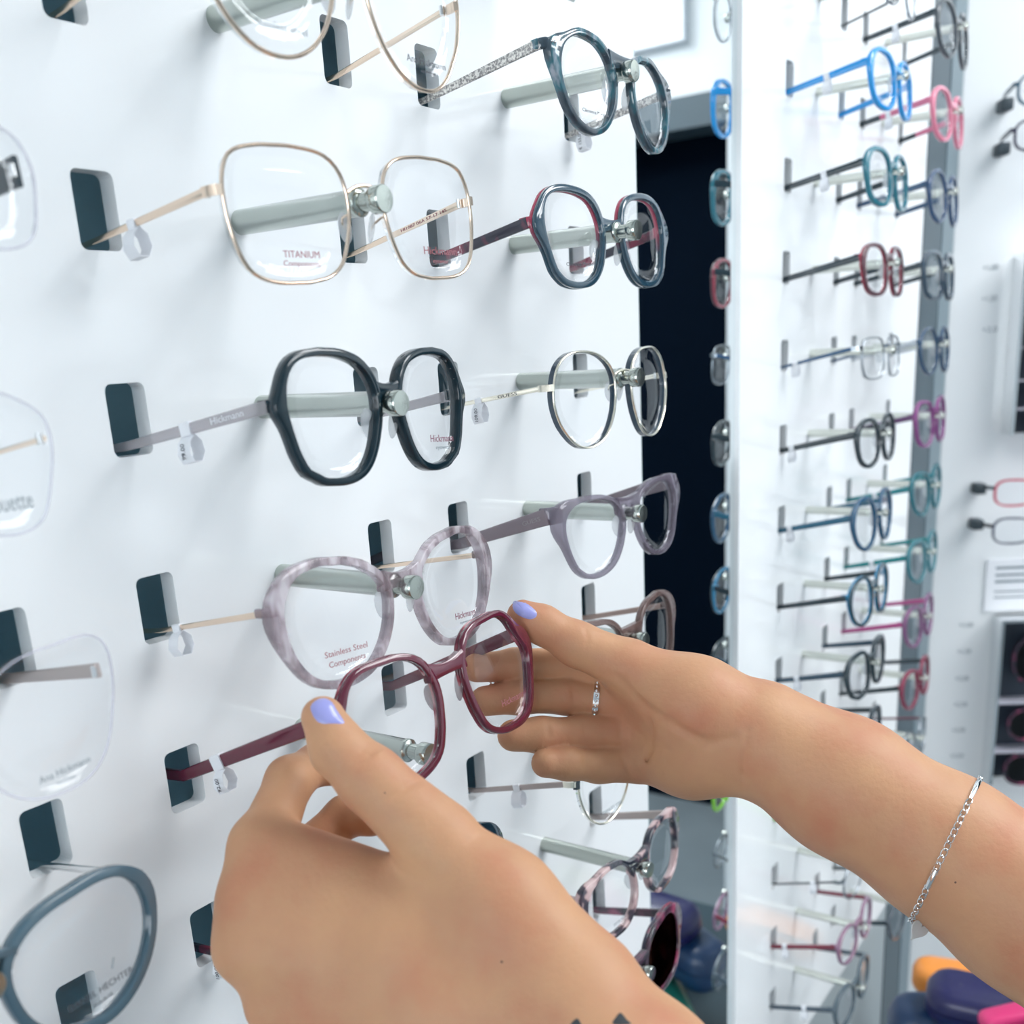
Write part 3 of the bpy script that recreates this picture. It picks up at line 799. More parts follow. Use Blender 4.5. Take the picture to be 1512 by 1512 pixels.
glasses('clear brown and gold cat-eye glasses peeking out above the raised wrist', G1, U[2], 5, superk(46, 42, 2.5, 0.12), (33, -6), w=3.2, d=3.8, mat=plain((0.16, 0.10, 0.09), clear=0.3), pads='pad', hinge=(60.5, 6.0), bump=5, bz=4, bh=6,
        th=(3.6, 3.0), tt=1.6, tmat=plain((0.42, 0.30, 0.26), 0.3))
glasses('brown sunglasses with plum tortoise frame low beside the mirror', G1, U[2], 8, superk(50, 42, 2.5, 0.12), (35, -7), w=4.2, d=4.6, mat='plumtort', mat2='redtort', pads='plumtort', hinge=(63, 6.0), bump=6, bz=4, bh=7,
        th=(6.5, 4.5), tt=2.4, tmat='plumtort', lens='lens_dark', name='sunglasses')
glasses('dark blue glasses mostly hidden behind the near hand', G1, U[1], 6, superk(48, 42, 3.0), (34, -6), w=3.6, d=4.0, mat='bluef', pads='pad', hinge=(62, 4.0), bump=4, bz=4, bh=6,
        th=(5.0, 3.6), tt=2.0, tmat='redtort', tags=[(-1, 0.90, '100.00')])

# ---- the second panel: small bright frames
G2 = 'bright small frames on the slim pegs'
def small(label, unit, row, w, h, p, col, tcol=None, rw=3.0, cat=0.0, drop=0.05, rim='acetate', clear=0.0, tag_f=None, th=(5.6, 4.0), **kw):
    tc = plain(tcol) if tcol is not None else None
    a = dict(w=rw, d=3.6, bump=3.5, bz=4, bh=5)
    if rim == 'wire':
        a = dict(w=rw, bz=3, barch=1.6)
    a.update(kw)
    return glasses(label, G2, UX2[unit], row, superk(w, h, p, cat, drop), (9 + w / 2 - (2 if rim == 'wire' else 0), -6.0), n=40, rim=rim,
                   mat=plain(col, clear=clear) if not isinstance(col, str) else col, tmat=tc, hinge=(9 + w + 5.0, 3.5), th=th,
                   pads='wire' if rim == 'wire' else 'pad', tags=[(-1, tag_f, '')] if tag_f else [], **a)
BLK = (0.012, 0.03, 0.042)
small('thin dark wire oval glasses at the top of the slim-peg panel', 0, -1, 44, 36, 2.2, 'gunmetal', BLK, 1.5, rim='wire', th=(1.8, 1.6), tag_f=0.55)
small('charcoal round glasses with black temples above the pink pair', 1, -1, 46, 42, 2.2, (0.05, 0.065, 0.08), BLK, 3.4, tag_f=0.55)
small('bright sky-blue glasses with a white tag on the temple', 0, 0, 46, 38, 2.6, (0.012, 0.30, 0.72), (0.012, 0.30, 0.72), 3.4, tag_f=0.5, th=(5.4, 4.0))
small('candy pink glasses with grey temple tips', 1, 0, 46, 40, 2.5, (0.70, 0.20, 0.30), (0.62, 0.16, 0.28), 3.6, tag_f=0.6, tipmat=plain(BLK))
small('teal blue glasses with black temples', 0, 1, 46, 38, 2.8, (0.02, 0.17, 0.23), BLK, 3.6, tag_f=0.5)
small('navy round glasses beside the teal pair with black temples', 1, 1, 44, 42, 2.1, (0.02, 0.06, 0.14), (0.02, 0.07, 0.15), 3.2)
small('dark maroon glasses with long black temples', 0, 2, 46, 36, 2.8, (0.10, 0.03, 0.045), BLK, 3.0, mat2=plain((0.33, 0.03, 0.06)))
small('dark navy square glasses against the grey column', 1, 2, 46, 38, 3.4, (0.018, 0.045, 0.075), BLK, 4.0)
small('thin rectangular wire glasses with dark blue temples', 0, 3, 48, 34, 3.6, 'gunmetal', (0.02, 0.08, 0.18), 1.5, rim='wire', th=(3.4, 2.0), tag_f=0.82)
small('navy round thin glasses with pale silver temples', 1, 3, 46, 42, 2.1, (0.02, 0.06, 0.12), (0.5, 0.55, 0.6), 2.2)
small('plain black oval glasses with black temples', 0, 4, 44, 36, 2.4, (0.02, 0.035, 0.045), (0.02, 0.035, 0.045), 3.4, tag_f=0.86)
small('purple and magenta cat-eye glasses', 1, 4, 46, 40, 2.6, (0.20, 0.04, 0.18), (0.10, 0.03, 0.12), 3.4, cat=0.12)
small('dark blue panto glasses with matching temples', 0, 5, 46, 42, 2.3, (0.015, 0.08, 0.16), (0.015, 0.12, 0.2), 3.2, drop=0.15, tag_f=0.86)
small('teal clear cat-eye glasses', 1, 5, 46, 40, 2.8, (0.02, 0.17, 0.21), (0.01, 0.22, 0.25), 3.2, clear=0.25, cat=0.1, drop=0.2, tag_f=0.55)
small('black-fronted glasses with electric blue back', 0, 6, 46, 40, 2.5, (0.015, 0.05, 0.075), BLK, 3.0, mat2=plain((0.01, 0.22, 0.42)), drop=0.15)
small('pale teal clear glasses with emerald temples', 1, 6, 46, 40, 2.8, (0.05, 0.22, 0.26), (0.01, 0.24, 0.25), 3.0, clear=0.3, drop=0.2, tag_f=0.55)
small('black rectangular glasses with a white tag, just above the raised forearm', 0, 7, 46, 38, 3.0, (0.012, 0.03, 0.04), (0.02, 0.06, 0.1), 3.6, drop=0.2, tag_f=0.70)
small('clear grey and purple glasses with a pink temple', 1, 7, 46, 40, 2.6, (0.24, 0.10, 0.22), (0.50, 0.08, 0.26), 3.0, clear=0.3, drop=0.2)
small('black oval glasses mostly hidden by the raised forearm', 0, 8, 44, 36, 2.6, BLK, BLK, 3.0)
small('dark red oval glasses beside the grey column', 1, 8, 44, 38, 2.3, (0.20, 0.015, 0.05), BLK, 3.4, drop=0.1)
small('lime green glasses hidden behind the raised forearm', 0, 9, 44, 36, 2.6, (0.22, 0.55, 0.04), (0.25, 0.6, 0.05), 3.0)
small('thin dark red wire oval glasses beside the grey column', 1, 9, 44, 38, 2.2, 'gunmetal', (0.12, 0.01, 0.03), 1.8, rim='wire', th=(3.0, 2.4))
small('thin black wire oval glasses just under the raised forearm', 0, 10, 42, 34, 2.2, 'gunmetal', (0.05, 0.06, 0.07), 1.7, rim='wire', th=(1.8, 1.6), tag_f=0.35)
small('clear glasses with lime green temples', 1, 10, 44, 36, 2.5, (0.3, 0.35, 0.3), (0.25, 0.6, 0.05), 2.4, clear=0.5)
small('burgundy temple glasses with thin purple rims', 0, 11, 42, 36, 2.2, (0.26, 0.14, 0.22), (0.22, 0.035, 0.06), 2.0, tag_f=0.80, th=(5.0, 4.4))
small('grey glasses low on the panel beside the column', 1, 11, 44, 36, 2.4, (0.16, 0.19, 0.2), (0.12, 0.14, 0.15), 2.4, clear=0.2)
small('grey-blue oval glasses on the lowest slim peg', 0, 12, 44, 38, 2.3, (0.10, 0.14, 0.17), (0.07, 0.10, 0.13), 2.8, clear=0.2, tag_f=0.45)
small('charcoal glasses on the lowest peg beside the column', 1, 12, 44, 38, 2.4, (0.06, 0.08, 0.1), BLK, 2.8)

# ---------------------------------------------------------------- the person's two arms
HAND_A= {'palm': [[(0.1275, -0.1797, 1.1955, 23), (0.1246, -0.2008, 1.1823, 27), (0.1132, -0.2543, 1.1534, 33), (0.1058, -0.304, 1.1255, 37)], [(0.1047, -0.066, 1.2429, 11.5), (0.1228, -0.1212, 1.2214, 16), (0.1289, -0.1765, 1.1987, 15)], [(0.0954, -0.0698, 1.2278, 13), (0.117, -0.1222, 1.2142, 17), (0.1289, -0.1765, 1.1987, 15)], [(0.0883, -0.0731, 1.2129, 13.2), (0.1112, -0.1232, 1.2071, 17), (0.1289, -0.1765, 1.1987, 15)], [(0.0881, -0.083, 1.1935, 11), (0.1081, -0.1361, 1.1948, 17), (0.1233, -0.1823, 1.1965, 16)], [(0.1285, -0.1266, 1.2471, 13), (0.1315, -0.1498, 1.2287, 17), (0.132, -0.1775, 1.2049, 20)]], 'fingers': [[(0.1197, -0.0883, 1.2892, 7.5), (0.1191, -0.0946, 1.2791, 9.3), (0.1218, -0.1054, 1.2692, 11.0), (0.1274, -0.1277, 1.2491, 14)], [(0.1048, -0.0664, 1.2424, 10.5), (0.1306, -0.0559, 1.2561, 8.6), (0.1471, -0.0539, 1.2563, 7.6), (0.1534, -0.059, 1.253, 7)], [(0.0963, -0.0695, 1.2272, 11), (0.1268, -0.0591, 1.226, 8.5), (0.1479, -0.0654, 1.2364, 7.6), (0.1465, -0.0802, 1.2392, 7)], [(0.0905, -0.0715, 1.2113, 11), (0.1233, -0.054, 1.2057, 9), (0.139, -0.0693, 1.205, 8.2), (0.1377, -0.0853, 1.2127, 7)], [(0.091, -0.0795, 1.1907, 10), (0.1195, -0.0639, 1.187, 8.5), (0.133, -0.0763, 1.1894, 7.5), (0.1322, -0.0878, 1.1932, 6.5)]], 'creases': [(0.5, [(0.0823, -0.1495, 1.286), (0.0861, -0.153, 1.2894), (0.0889, -0.1562, 1.291)]), (0.45, [(0.0794, -0.1395, 1.2972), (0.0819, -0.1415, 1.3), (0.0841, -0.144, 1.3013)]), (0.45, [(0.08, -0.1409, 1.296), (0.0826, -0.1432, 1.2988), (0.085, -0.1456, 1.3004)])]}
HAND_B= {'palm': [[(0.3033, -0.1732, 1.2339, 25), (0.3132, -0.2073, 1.2134, 29), (0.3216, -0.2505, 1.1884, 30.5), (0.3249, -0.2843, 1.1679, 34), (0.33, -0.3463, 1.1329, 40), (0.3328, -0.4029, 1.1021, 43)], [(0.2893, -0.113, 1.2585, 10), (0.2934, -0.1433, 1.2468, 17), (0.3036, -0.1731, 1.2348, 15)], [(0.2887, -0.1166, 1.2467, 10), (0.2952, -0.1491, 1.2406, 17), (0.3033, -0.1732, 1.2339, 15)], [(0.2867, -0.1208, 1.2334, 10), (0.2936, -0.1465, 1.2309, 17), (0.3028, -0.1735, 1.2322, 15)], [(0.2835, -0.124, 1.2223, 10.5), (0.291, -0.1443, 1.2245, 17), (0.299, -0.1703, 1.2281, 17)], [(0.2813, -0.1193, 1.2664, 12), (0.2897, -0.1467, 1.251, 18.2), (0.3013, -0.1708, 1.2365, 17)]], 'fingers': [[(0.2573, -0.0789, 1.2921, 7.2), (0.2626, -0.0853, 1.2874, 8.4), (0.2707, -0.0984, 1.2776, 9.8), (0.2813, -0.1193, 1.2664, 12)], [(0.2502, -0.0566, 1.2671, 6.8), (0.263, -0.0697, 1.2664, 7.5), (0.2795, -0.0853, 1.2641, 8), (0.291, -0.1121, 1.2579, 9.5)], [(0.2467, -0.0627, 1.2529, 7), (0.2578, -0.0747, 1.2532, 7.6), (0.2741, -0.0901, 1.2507, 8.2), (0.2887, -0.1166, 1.2467, 9.5)], [(0.2435, -0.0797, 1.2399, 7.3), (0.2531, -0.0886, 1.2384, 7.8), (0.2688, -0.1014, 1.2359, 7.9), (0.286, -0.1212, 1.2343, 9)], [(0.2445, -0.0958, 1.229, 6.6), (0.253, -0.1018, 1.2267, 7.0), (0.2654, -0.1107, 1.2228, 7.4), (0.2813, -0.1251, 1.221, 9.5)]], 'creases': [(0.7, [(0.1298, -0.2055, 1.3077), (0.1294, -0.2078, 1.3023), (0.1271, -0.2084, 1.2952), (0.1237, -0.2087, 1.2852)]), (0.6, [(0.1249, -0.2001, 1.3048), (0.1239, -0.2014, 1.2998), (0.1223, -0.2029, 1.2926), (0.1223, -0.2052, 1.2881)]), (0.9, [(0.1278, -0.1988, 1.3148), (0.1293, -0.2045, 1.3081), (0.1327, -0.2127, 1.3019), (0.1372, -0.222, 1.2962), (0.1417, -0.228, 1.2971)]), (0.5, [(0.1444, -0.2307, 1.2993), (0.1419, -0.2308, 1.2922), (0.1387, -0.231, 1.2833)]), (0.4, [(0.1201, -0.1883, 1.3143), (0.1193, -0.189, 1.3106), (0.1181, -0.1893, 1.3069)]), (0.4, [(0.1191, -0.1922, 1.3042), (0.1184, -0.1931, 1.3003), (0.1171, -0.1933, 1.2965)]), (0.4, [(0.1167, -0.1932, 1.2958), (0.1163, -0.1941, 1.293), (0.1151, -0.194, 1.29)]), (0.4, [(0.1139, -0.1797, 1.3139), (0.1133, -0.1806, 1.3106), (0.112, -0.1805, 1.3072)]), (0.4, [(0.1133, -0.1836, 1.3048), (0.1126, -0.1846, 1.3009), (0.1111, -0.1847, 1.2967)]), (0.5, [(0.131, -0.2108, 1.301), (0.1299, -0.2127, 1.2945), (0.1273, -0.2128, 1.2873)]), (0.35, [(0.1263, -0.189, 1.3296), (0.1262, -0.1903, 1.3268), (0.1252, -0.1903, 1.3241)])]}
NAIL_A = [(0.0765, -0.1274, 1.3121), (0.0777, -0.1279, 1.3145), (0.0797, -0.1303, 1.3154), (0.0809, -0.1326, 1.3142), (0.081, -0.1344, 1.311), (0.0813, -0.1366, 1.3077), (0.0809, -0.1365, 1.3068), (0.079, -0.1337, 1.307), (0.0772, -0.131, 1.3072), (0.0765, -0.1292, 1.3086)]
NAIL_B = [(0.1168, -0.1708, 1.3386), (0.1176, -0.1721, 1.3382), (0.1191, -0.1747, 1.3371), (0.1201, -0.1776, 1.3345), (0.1197, -0.1779, 1.3328), (0.1184, -0.1765, 1.3321), (0.1173, -0.1745, 1.3328), (0.1165, -0.1726, 1.3341), (0.1163, -0.1714, 1.336)]
TATTOO = [(0.1001, -0.2088, 1.2216), (0.1017, -0.2096, 1.2244), (0.1028, -0.2107, 1.2252), (0.1033, -0.2126, 1.2229), (0.1036, -0.2139, 1.2212)]
TATTOO2 = [(0.0934, -0.1991, 1.2218), (0.0945, -0.1998, 1.2236), (0.0956, -0.201, 1.2241), (0.0955, -0.2022, 1.2216)]
MOLE1 = [(0.1656, -0.2844, 1.2548)]
MOLE2 = [(0.0877, -0.1812, 1.2404)]
MOLE3 = [(0.0821, -0.1482, 1.2878)]


def smin(a, b, k):
    h = np.maximum(k - np.abs(a - b), 0.0) / k
    return np.minimum(a, b) - h * h * k * 0.25

def cone_d(P, a, b):
    A = np.array(a[:3])
    B = np.array(b[:3])
    ra, rb = a[3] * 0.001, b[3] * 0.001
    ab = B - A
    pa = P - A
    t = np.clip((pa @ ab) / (ab @ ab), 0, 1)
    return np.linalg.norm(pa - t[..., None] * ab, axis=-1) - (ra + (rb - ra) * t)

def hand_field(P, hand, kp=0.010, kf=0.004, kx=0.0006, kc=0.004):
    palm = None
    for ch in hand['palm']:
        for a, b in zip(ch[:-1], ch[1:]):
            d = cone_d(P, a, b)
            palm = d if palm is None else smin(palm, d, kp)
    tot = palm
    for ch in hand['fingers']:
        f = None
        for a, b in zip(ch[:-1], ch[1:]):
            d = cone_d(P, a, b)
            f = d if f is None else smin(f, d, kc)
        tot = smin(tot, smin(palm, f, kf), kx)
    for g in hand.get('grooves', ()):
        for a, b in zip(g[:-1], g[1:]):
            d = cone_d(P, a, b)
            tot = -smin(-tot, d, 0.004 * max(a[3], b[3]))
    return tot

def surface_nets(V, org, h):
    ins = V < 0
    nx, ny, nz = V.shape
    cs = (nx - 1, ny - 1, nz - 1)
    pos = np.zeros(cs + (3,))
    cnt = np.zeros(cs)
    cor = [(i, j, k) for i in (0, 1) for j in (0, 1) for k in (0, 1)]
    def sub(A, c):
        return A[c[0]:c[0] + cs[0], c[1]:c[1] + cs[1], c[2]:c[2] + cs[2]]
    for c in cor:
        for ax in range(3):
            if c[ax] == 0:
                d = list(c)
                d[ax] = 1
                va, vb = sub(V, c), sub(V, d)
                m = (va < 0) != (vb < 0)
                t = np.where(m, va / np.where(m, va - vb, 1), 0)
                for q in range(3):
                    pos[..., q] += m * (c[q] + (t if q == ax else 0))
                cnt += m
    act = cnt > 0
    idx = np.full(cs, -1, dtype=np.int64)
    ii = np.argwhere(act)
    idx[act] = np.arange(len(ii))
    verts = org + h * (ii + pos[act] / cnt[act][:, None])
    faces = []
    for ax in range(3):
        o1, o2 = (ax + 1) % 3, (ax + 2) % 3
        sl = [slice(None)] * 3
        s2 = [slice(None)] * 3
        sl[ax] = slice(0, V.shape[ax] - 1)
        s2[ax] = slice(1, V.shape[ax])
        A, B = ins[tuple(sl)], ins[tuple(s2)]
        E = np.argwhere(A != B)
        E = E[(E[:, o1] >= 1) & (E[:, o2] >= 1) & (E[:, o1] < V.shape[o1] - 1) & (E[:, o2] < V.shape[o2] - 1)]
        flip = ~A[E[:, 0], E[:, 1], E[:, 2]]
        def cell(d1, d2):
            C = E.copy()
            C[:, o1] -= d1
            C[:, o2] -= d2
            return idx[C[:, 0], C[:, 1], C[:, 2]]
        Q = np.stack([cell(1, 1), cell(0, 1), cell(0, 0), cell(1, 0)], 1)
        Q[flip] = Q[flip][:, ::-1]
        faces.append(Q)
    return verts, np.concatenate(faces)

def hand_mesh(hand, h=0.00125):
    pts = np.array([p for g in ('palm', 'fingers') for ch in hand[g] for p in ch])
    lo = (pts[:, :3] - pts[:, 3:4] * 0.001).min(0) - 3 * h
    hi = (pts[:, :3] + pts[:, 3:4] * 0.001).max(0) + 3 * h
    # coarse blocks first, fine samples only near the surface
    nb = np.ceil((hi - lo) / h / 8).astype(int)
    N = nb * 8 + 1
    V = np.full(tuple(N), 1.0, dtype=np.float64)
    bc = np.stack(np.meshgrid(*[np.arange(n) for n in nb], indexing='ij'), -1).reshape(-1, 3)
    cen = lo + (bc * 8 + 4) * h
    dv = hand_field(cen, hand)
    near = np.abs(dv) < 8 * h * 1.1
    for b, d in zip(bc[~near], dv[~near]):
        V[b[0] * 8:b[0] * 8 + 9, b[1] * 8:b[1] * 8 + 9, b[2] * 8:b[2] * 8 + 9] = 1.0 if d > 0 else -1.0
    g = np.stack(np.meshgrid(*[np.arange(9)] * 3, indexing='ij'), -1)
    nbk = bc[near]
    for s in range(0, len(nbk), 200):
        bl = nbk[s:s + 200]
        P = lo + (bl[:, None, None, None, :] * 8 + g[None]) * h
        F = hand_field(P, hand)
        for b, f in zip(bl, F):
            V[b[0] * 8:b[0] * 8 + 9, b[1] * 8:b[1] * 8 + 9, b[2] * 8:b[2] * 8 + 9] = f
    v, f = surface_nets(V, lo, h)
    # project vertices onto the exact field once, then relax a little
    eps = 3e-4
    for it in range(2):
        d = hand_field(v, hand)
        G = np.stack([hand_field(v + np.eye(3)[q] * eps, hand) - d for q in range(3)], 1) / eps
        G /= np.maximum(np.linalg.norm(G, axis=1, keepdims=True), 1e-6)
        v = v - G * np.clip(d, -h, h)[:, None]
    E = np.concatenate([f[:, [0, 1]], f[:, [1, 2]], f[:, [2, 3]], f[:, [3, 0]]])
    for it in range(2):
        acc = np.zeros_like(v)
        cnt = np.zeros(len(v))
        for a, b in ((0, 1), (1, 0)):
            np.add.at(acc, E[:, a], v[E[:, b]])
            np.add.at(cnt, E[:, a], 1)
        v = v + 0.4 * (acc / np.maximum(cnt, 1)[:, None] - v)
    return v, f

def on_skin(p, dirv, hand, off=0.0):
    p = np.array(p, dtype=float)
    dv = np.array(dirv, dtype=float)
    dv /= np.linalg.norm(dv)
    best = (9.0, p)
    hit = False
    for _ in range(80):
        d = float(hand_field(p[None], hand)[0]) - off
        if abs(d) < best[0]:
            best = (abs(d), p)
        if abs(d) < 2e-5:
            hit = True
            break
        if d > 0.2:
            break
        p = p + dv * d * 0.85
    if not hit:          # the line passes the skin: settle on the nearest skin point
        p = best[1]
        for _ in range(12):
            d = float(hand_field(p[None], hand)[0]) - off
            G = np.array([float(hand_field((p + np.eye(3)[q] * 3e-4)[None], hand)[0]) - off - d for q in range(3)])
            G /= max(np.linalg.norm(G), 1e-9)
            p = p - G * d
    return p

def skin_patch(name, outline, src, hand, mat, parent, thick=0.0005, rings=4):
    """thin patch with the given outline, laid on the skin along lines from src"""
    src = np.array(src)
    O = np.array(outline)
    n = len(O)
    # resample outline smoothly
    M_ = 28
    R = []
    for i in range(M_):
        u = i / M_ * n
        a = int(u)
        t = u - a
        p0, p1, p2, p3 = O[(a - 1) % n], O[a % n], O[(a + 1) % n], O[(a + 2) % n]
        R.append(p1 + 0.5 * t * (p2 - p0 + t * (2 * p0 - 5 * p1 + 4 * p2 - p3 + t * (3 * (p1 - p2) + p3 - p0))))
    R = np.array(R)
    c = R.mean(0)
    V = []
    F = []
    for j in range(rings):
        fr = 1 - j / rings
        off = -0.0003 if j == 0 else thick * (1 - 0.25 * fr)
        for q in R:
            p = c + (q - c) * (fr if j else 1.0)
            V.append(on_skin(p, p - src, hand, off))
    V.append(on_skin(c, c - src, hand, thick))
    for j in range(rings - 1):
        for i in range(M_):
            a, b = j * M_ + i, j * M_ + (i + 1) % M_
            F.append((a, b, b + M_, a + M_))
    for i in range(M_):
        F.append(((rings - 1) * M_ + i, (rings - 1) * M_ + (i + 1) % M_, rings * M_))
    o = mesh_obj(name, V, F, mat, parent, True)
    bm = bmesh.new()
    bm.from_mesh(o.data)
    bmesh.ops.recalc_face_normals(bm, faces=bm.faces)
    bm.to_mesh(o.data)
    bm.free()
    return o

person = empty('person', 'bare forearms and hands with lavender nails, lifting burgundy glasses off the display', 'person')
for hand in (HAND_A, HAND_B):      # creases: settle each line on the smooth skin, then carve it
    lines = hand.pop('creases', [])
    eye = np.array((-0.12357, -0.33902, 1.40478))
    gr = []
    for rad_, pts_ in lines:
        q = [on_skin(p_, np.array(p_) - eye, hand, 0.3 * rad_ * 0.001) for p_ in pts_]
        gr.append([(*q_, rad_ * (0.35 if i in (0, len(q) - 1) else 1.0)) for i, q_ in enumerate(q)])
    hand['grooves'] = gr
armA_v, armA_f = hand_mesh(HAND_A)
armA = mesh_obj('arm', armA_v, armA_f, 'skin', person, True)
tag(armA, 'hand seen from its back, thumb on the front of the burgundy glasses')
armB_v, armB_f = hand_mesh(HAND_B)
armB = mesh_obj('arm', armB_v, armB_f, 'skin', person, True)
tag(armB, 'hand seen from its palm, fingers behind the burgundy lens, bracelet on the forearm')
EYE = np.array((-0.12357, -0.33902, 1.40478))
skin_patch('fingernail', NAIL_A, EYE, HAND_A, 'polish', armA)
skin_patch('fingernail', NAIL_B, EYE, HAND_B, 'polish', armB)
for hand, arm in ((HAND_A, armA), (HAND_B, armB)):
    pass
skin_patch('tattoo', TATTOO, EYE, HAND_A, 'tattoo', armA, 0.00008)
skin_patch('tattoo', TATTOO2, EYE, HAND_A, 'tattoo', armA, 0.00008)
def mole(p, hand, arm, r):
    p = np.array(p)
    pts = [p + r * (math.cos(a) * np.array(CR) + math.sin(a) * np.array(CU)) for a in [2 * math.pi * i / 8 for i in range(8)]]
    skin_patch('mole', pts, EYE, hand, 'mole', arm, 0.0001, 2)
mole(MOLE1[0], HAND_B, armB, 0.0005)
mole(MOLE2[0], HAND_A, armA, 0.0006)
mole(MOLE3[0], HAND_A, armA, 0.0004)

# ring on the middle finger of the palm-side hand
fa, fb = np.array(HAND_B['fingers'][2][2]), np.array(HAND_B['fingers'][2][3])
tpos = 0.43
rc = Vector(fa[:3] + (fb[:3] - fa[:3]) * tpos)
rad = 0.0093
rdir = Vector(fb[:3] - fa[:3]).normalized()
rq = rdir.to_track_quat('Z', 'Y').to_matrix().to_4x4()
ring = empty('finger_ring', 'silver ring of small stones on the middle finger', 'ring', Matrix.Translation(rc) @ rq)
MB().sweep([(rad * math.cos(a), rad * math.sin(a), 0) for a in [2 * math.pi * i / 40 for i in range(40)]],
           lambda i, t: [(-0.0004, -0.0013), (0.0007, -0.0013), (0.0007, 0.0013), (-0.0004, 0.0013)], closed=True).build('band', 'silver', ring, True)
stone = None
for i in range(26):
    a = 2 * math.pi * i / 26
    if stone is None:
        stone = MB().ball((0, 0, 0), 0.0008, 6, 4).build('stone', 'chrome', ring, True)
        so = stone
    else:
        so = link('stone', stone.data, ring)
    so.location = ((rad + 0.0006) * math.cos(a), (rad + 0.0006) * math.sin(a), 0)

# bracelet round the forearm
BC = np.array((0.32124, -0.25000, 1.18845))
BA = np.array((0.03012353, -0.01564682, 0.05147546))
BD = np.array((0.88506529, 0.17713489, -0.43044472))
BAn = BA / np.linalg.norm(BA)
BDn = BD - BAn * (BD @ BAn)
BDn /= np.linalg.norm(BDn)
br = empty('bracelet', 'thin silver chain bracelet with a bar, clasp and heart tag on the forearm', 'bracelet')
loop = []
NL = 420
for i in range(NL):
    a = 2 * math.pi * i / NL
    dv = math.cos(a) * BAn + math.sin(a) * BDn
    loop.append(on_skin(BC + dv * 0.07, -dv, HAND_B, 0.0008))
loop = np.array(loop)
seg = np.linalg.norm(np.roll(loop, -1, 0) - loop, axis=1)
cum = np.concatenate([[0], np.cumsum(seg)])
total = cum[-1]
def at_len(s):
    s = s % total
    i = int(np.searchsorted(cum, s) - 1)
    i = max(0, min(NL - 1, i))
    t = (s - cum[i]) / max(seg[i], 1e-9)
    return loop[i] + (loop[(i + 1) % NL] - loop[i]) * t
# angle -> length: the visible front runs from a=0 (upper edge) through a=-90 deg (towards the camera) to a=180
bar0, bar1 = total - 0.030, total - 0.010
linkm = None
npos = int(total / 0.0031)
for i in range(npos):
    s = total * i / npos
    if bar0 < s < bar1:
        continue
    p = Vector(at_len(s))
    t = (Vector(at_len(s + 0.001)) - Vector(at_len(s - 0.001))).normalized()
    dv = p - Vector(BC)
    nrm = (dv - t * dv.dot(t)).normalized()
    sd = t.cross(nrm)
    rot = Matrix((t, sd, nrm)).transposed().to_4x4() @ Matrix.Rotation(math.radians(35 if i % 2 else -35), 4, 'X')
    if linkm is None:
        lo_ = MB().tube([(0.0021 * math.cos(a), 0.0013 * math.sin(a), 0) for a in [2 * math.pi * j / 12 for j in range(12)]], 0.00028, 5, closed=True).build('chain_link', 'silver', br, True)
        linkm = lo_.data
    else:
        lo_ = link('chain_link', linkm, br)
    lo_.matrix_local = Matrix.Translation(p) @ rot
MB().tube([at_len(bar0 + (bar1 - bar0) * i / 8) for i in range(9)], lambda t: 0.0009 * (0.5 + 0.5 * math.sin(math.pi * min(max(t, 0.08), 0.92))) + 0.0003, 8).build('bar', 'chrome', br, True)
s_cl = total * 0.72 - 0.012
MB().tube([np.array(at_len(s_cl + 0.009 * i / 6)) + (np.array(at_len(s_cl)) - BC) / np.linalg.norm(np.array(at_len(s_cl)) - BC) * 0.0012 for i in range(7)], lambda t: 0.0008 + 0.0006 * math.sin(math.pi * t), 8).build('clasp', 'silver', br, True)
hp = Vector(at_len(total * 0.53))
hv = []
for i in range(28):
    a = 2 * math.pi * i / 28
    hv.append((0.00031 * 16 * math.sin(a) ** 3, 0.00031 * (13 * math.cos(a) - 5 * math.cos(2 * a) - 2 * math.cos(3 * a) - math.cos(4 * a))))
hm = Matrix((CR, CU, -CF)).transposed().to_4x4() @ Matrix.Rotation(math.radians(-38), 4, 'Z') @ Matrix.Rotation(math.radians(25), 4, 'Y')
MB().rings([[(x, y, z) for x, y in hv] for z in (-0.0003, 0.0003)]).build('heart_tag', principled('satin_silver', (0.75, 0.76, 0.76), 0.4, 0.5), br, False, Matrix.Translation(hp - CU * 0.0035 + CR * 0.002 - CF * 0.003) @ hm)

# ---------------------------------------------------------------- angled board with reading glasses beyond the column
BO = Vector((1.375, -0.005, 0))
ba = math.radians(30)
bt = Vector((math.sin(ba), -math.cos(ba), 0))
bn = Vector((-math.cos(ba), -math.sin(ba), 0))
bmw = Matrix((bt, -bn, Vector((0, 0, 1)))).transposed().to_4x4()
bmw.translation = BO
board = empty('display_board', 'white angled board with printed strengths, clips and trays beyond the grey column', 'display board', bmw)
box_obj('panel', (-0.02, 0, 0.15), (0.245, 0.015, 2.3), 'panel', board)
mclip = principled('dark_grey_clip', (0.05, 0.07, 0.085), 0.5)
def bl(s, z, y=0.0):
    return Matrix.Translation((s, y, z))
TXR = Matrix.Rotation(math.radians(90), 4, 'X')
for body, s, z in (('+1,00', 0.0404, 1.473), ('+1,50', 0.0415, 1.436), ('+2,0', 0.0446, 1.3985), ('+1,00', 0.0418, 1.0098), ('+1,50', 0.0415, 0.9718), ('+2,00', 0.0413, 0.9323), ('+2,50', 0.0417, 0.894), ('+3,00', 0.0414, 0.8554), ('+3,50', 0.0413, 0.8161)):
    text(body, 0.0095, 'ink_grey', board, bl(s, z, -0.0006) @ TXR, name='strength_print', width=0.0185)
for s, z in ((0.040, 1.654), (0.040, 1.606), (0.0415, 1.199), (0.0415, 1.152)):
    rbox('clip', (0.0135, 0.022, 0.0135), 0.002, mclip, board, bl(s, z, -0.011))
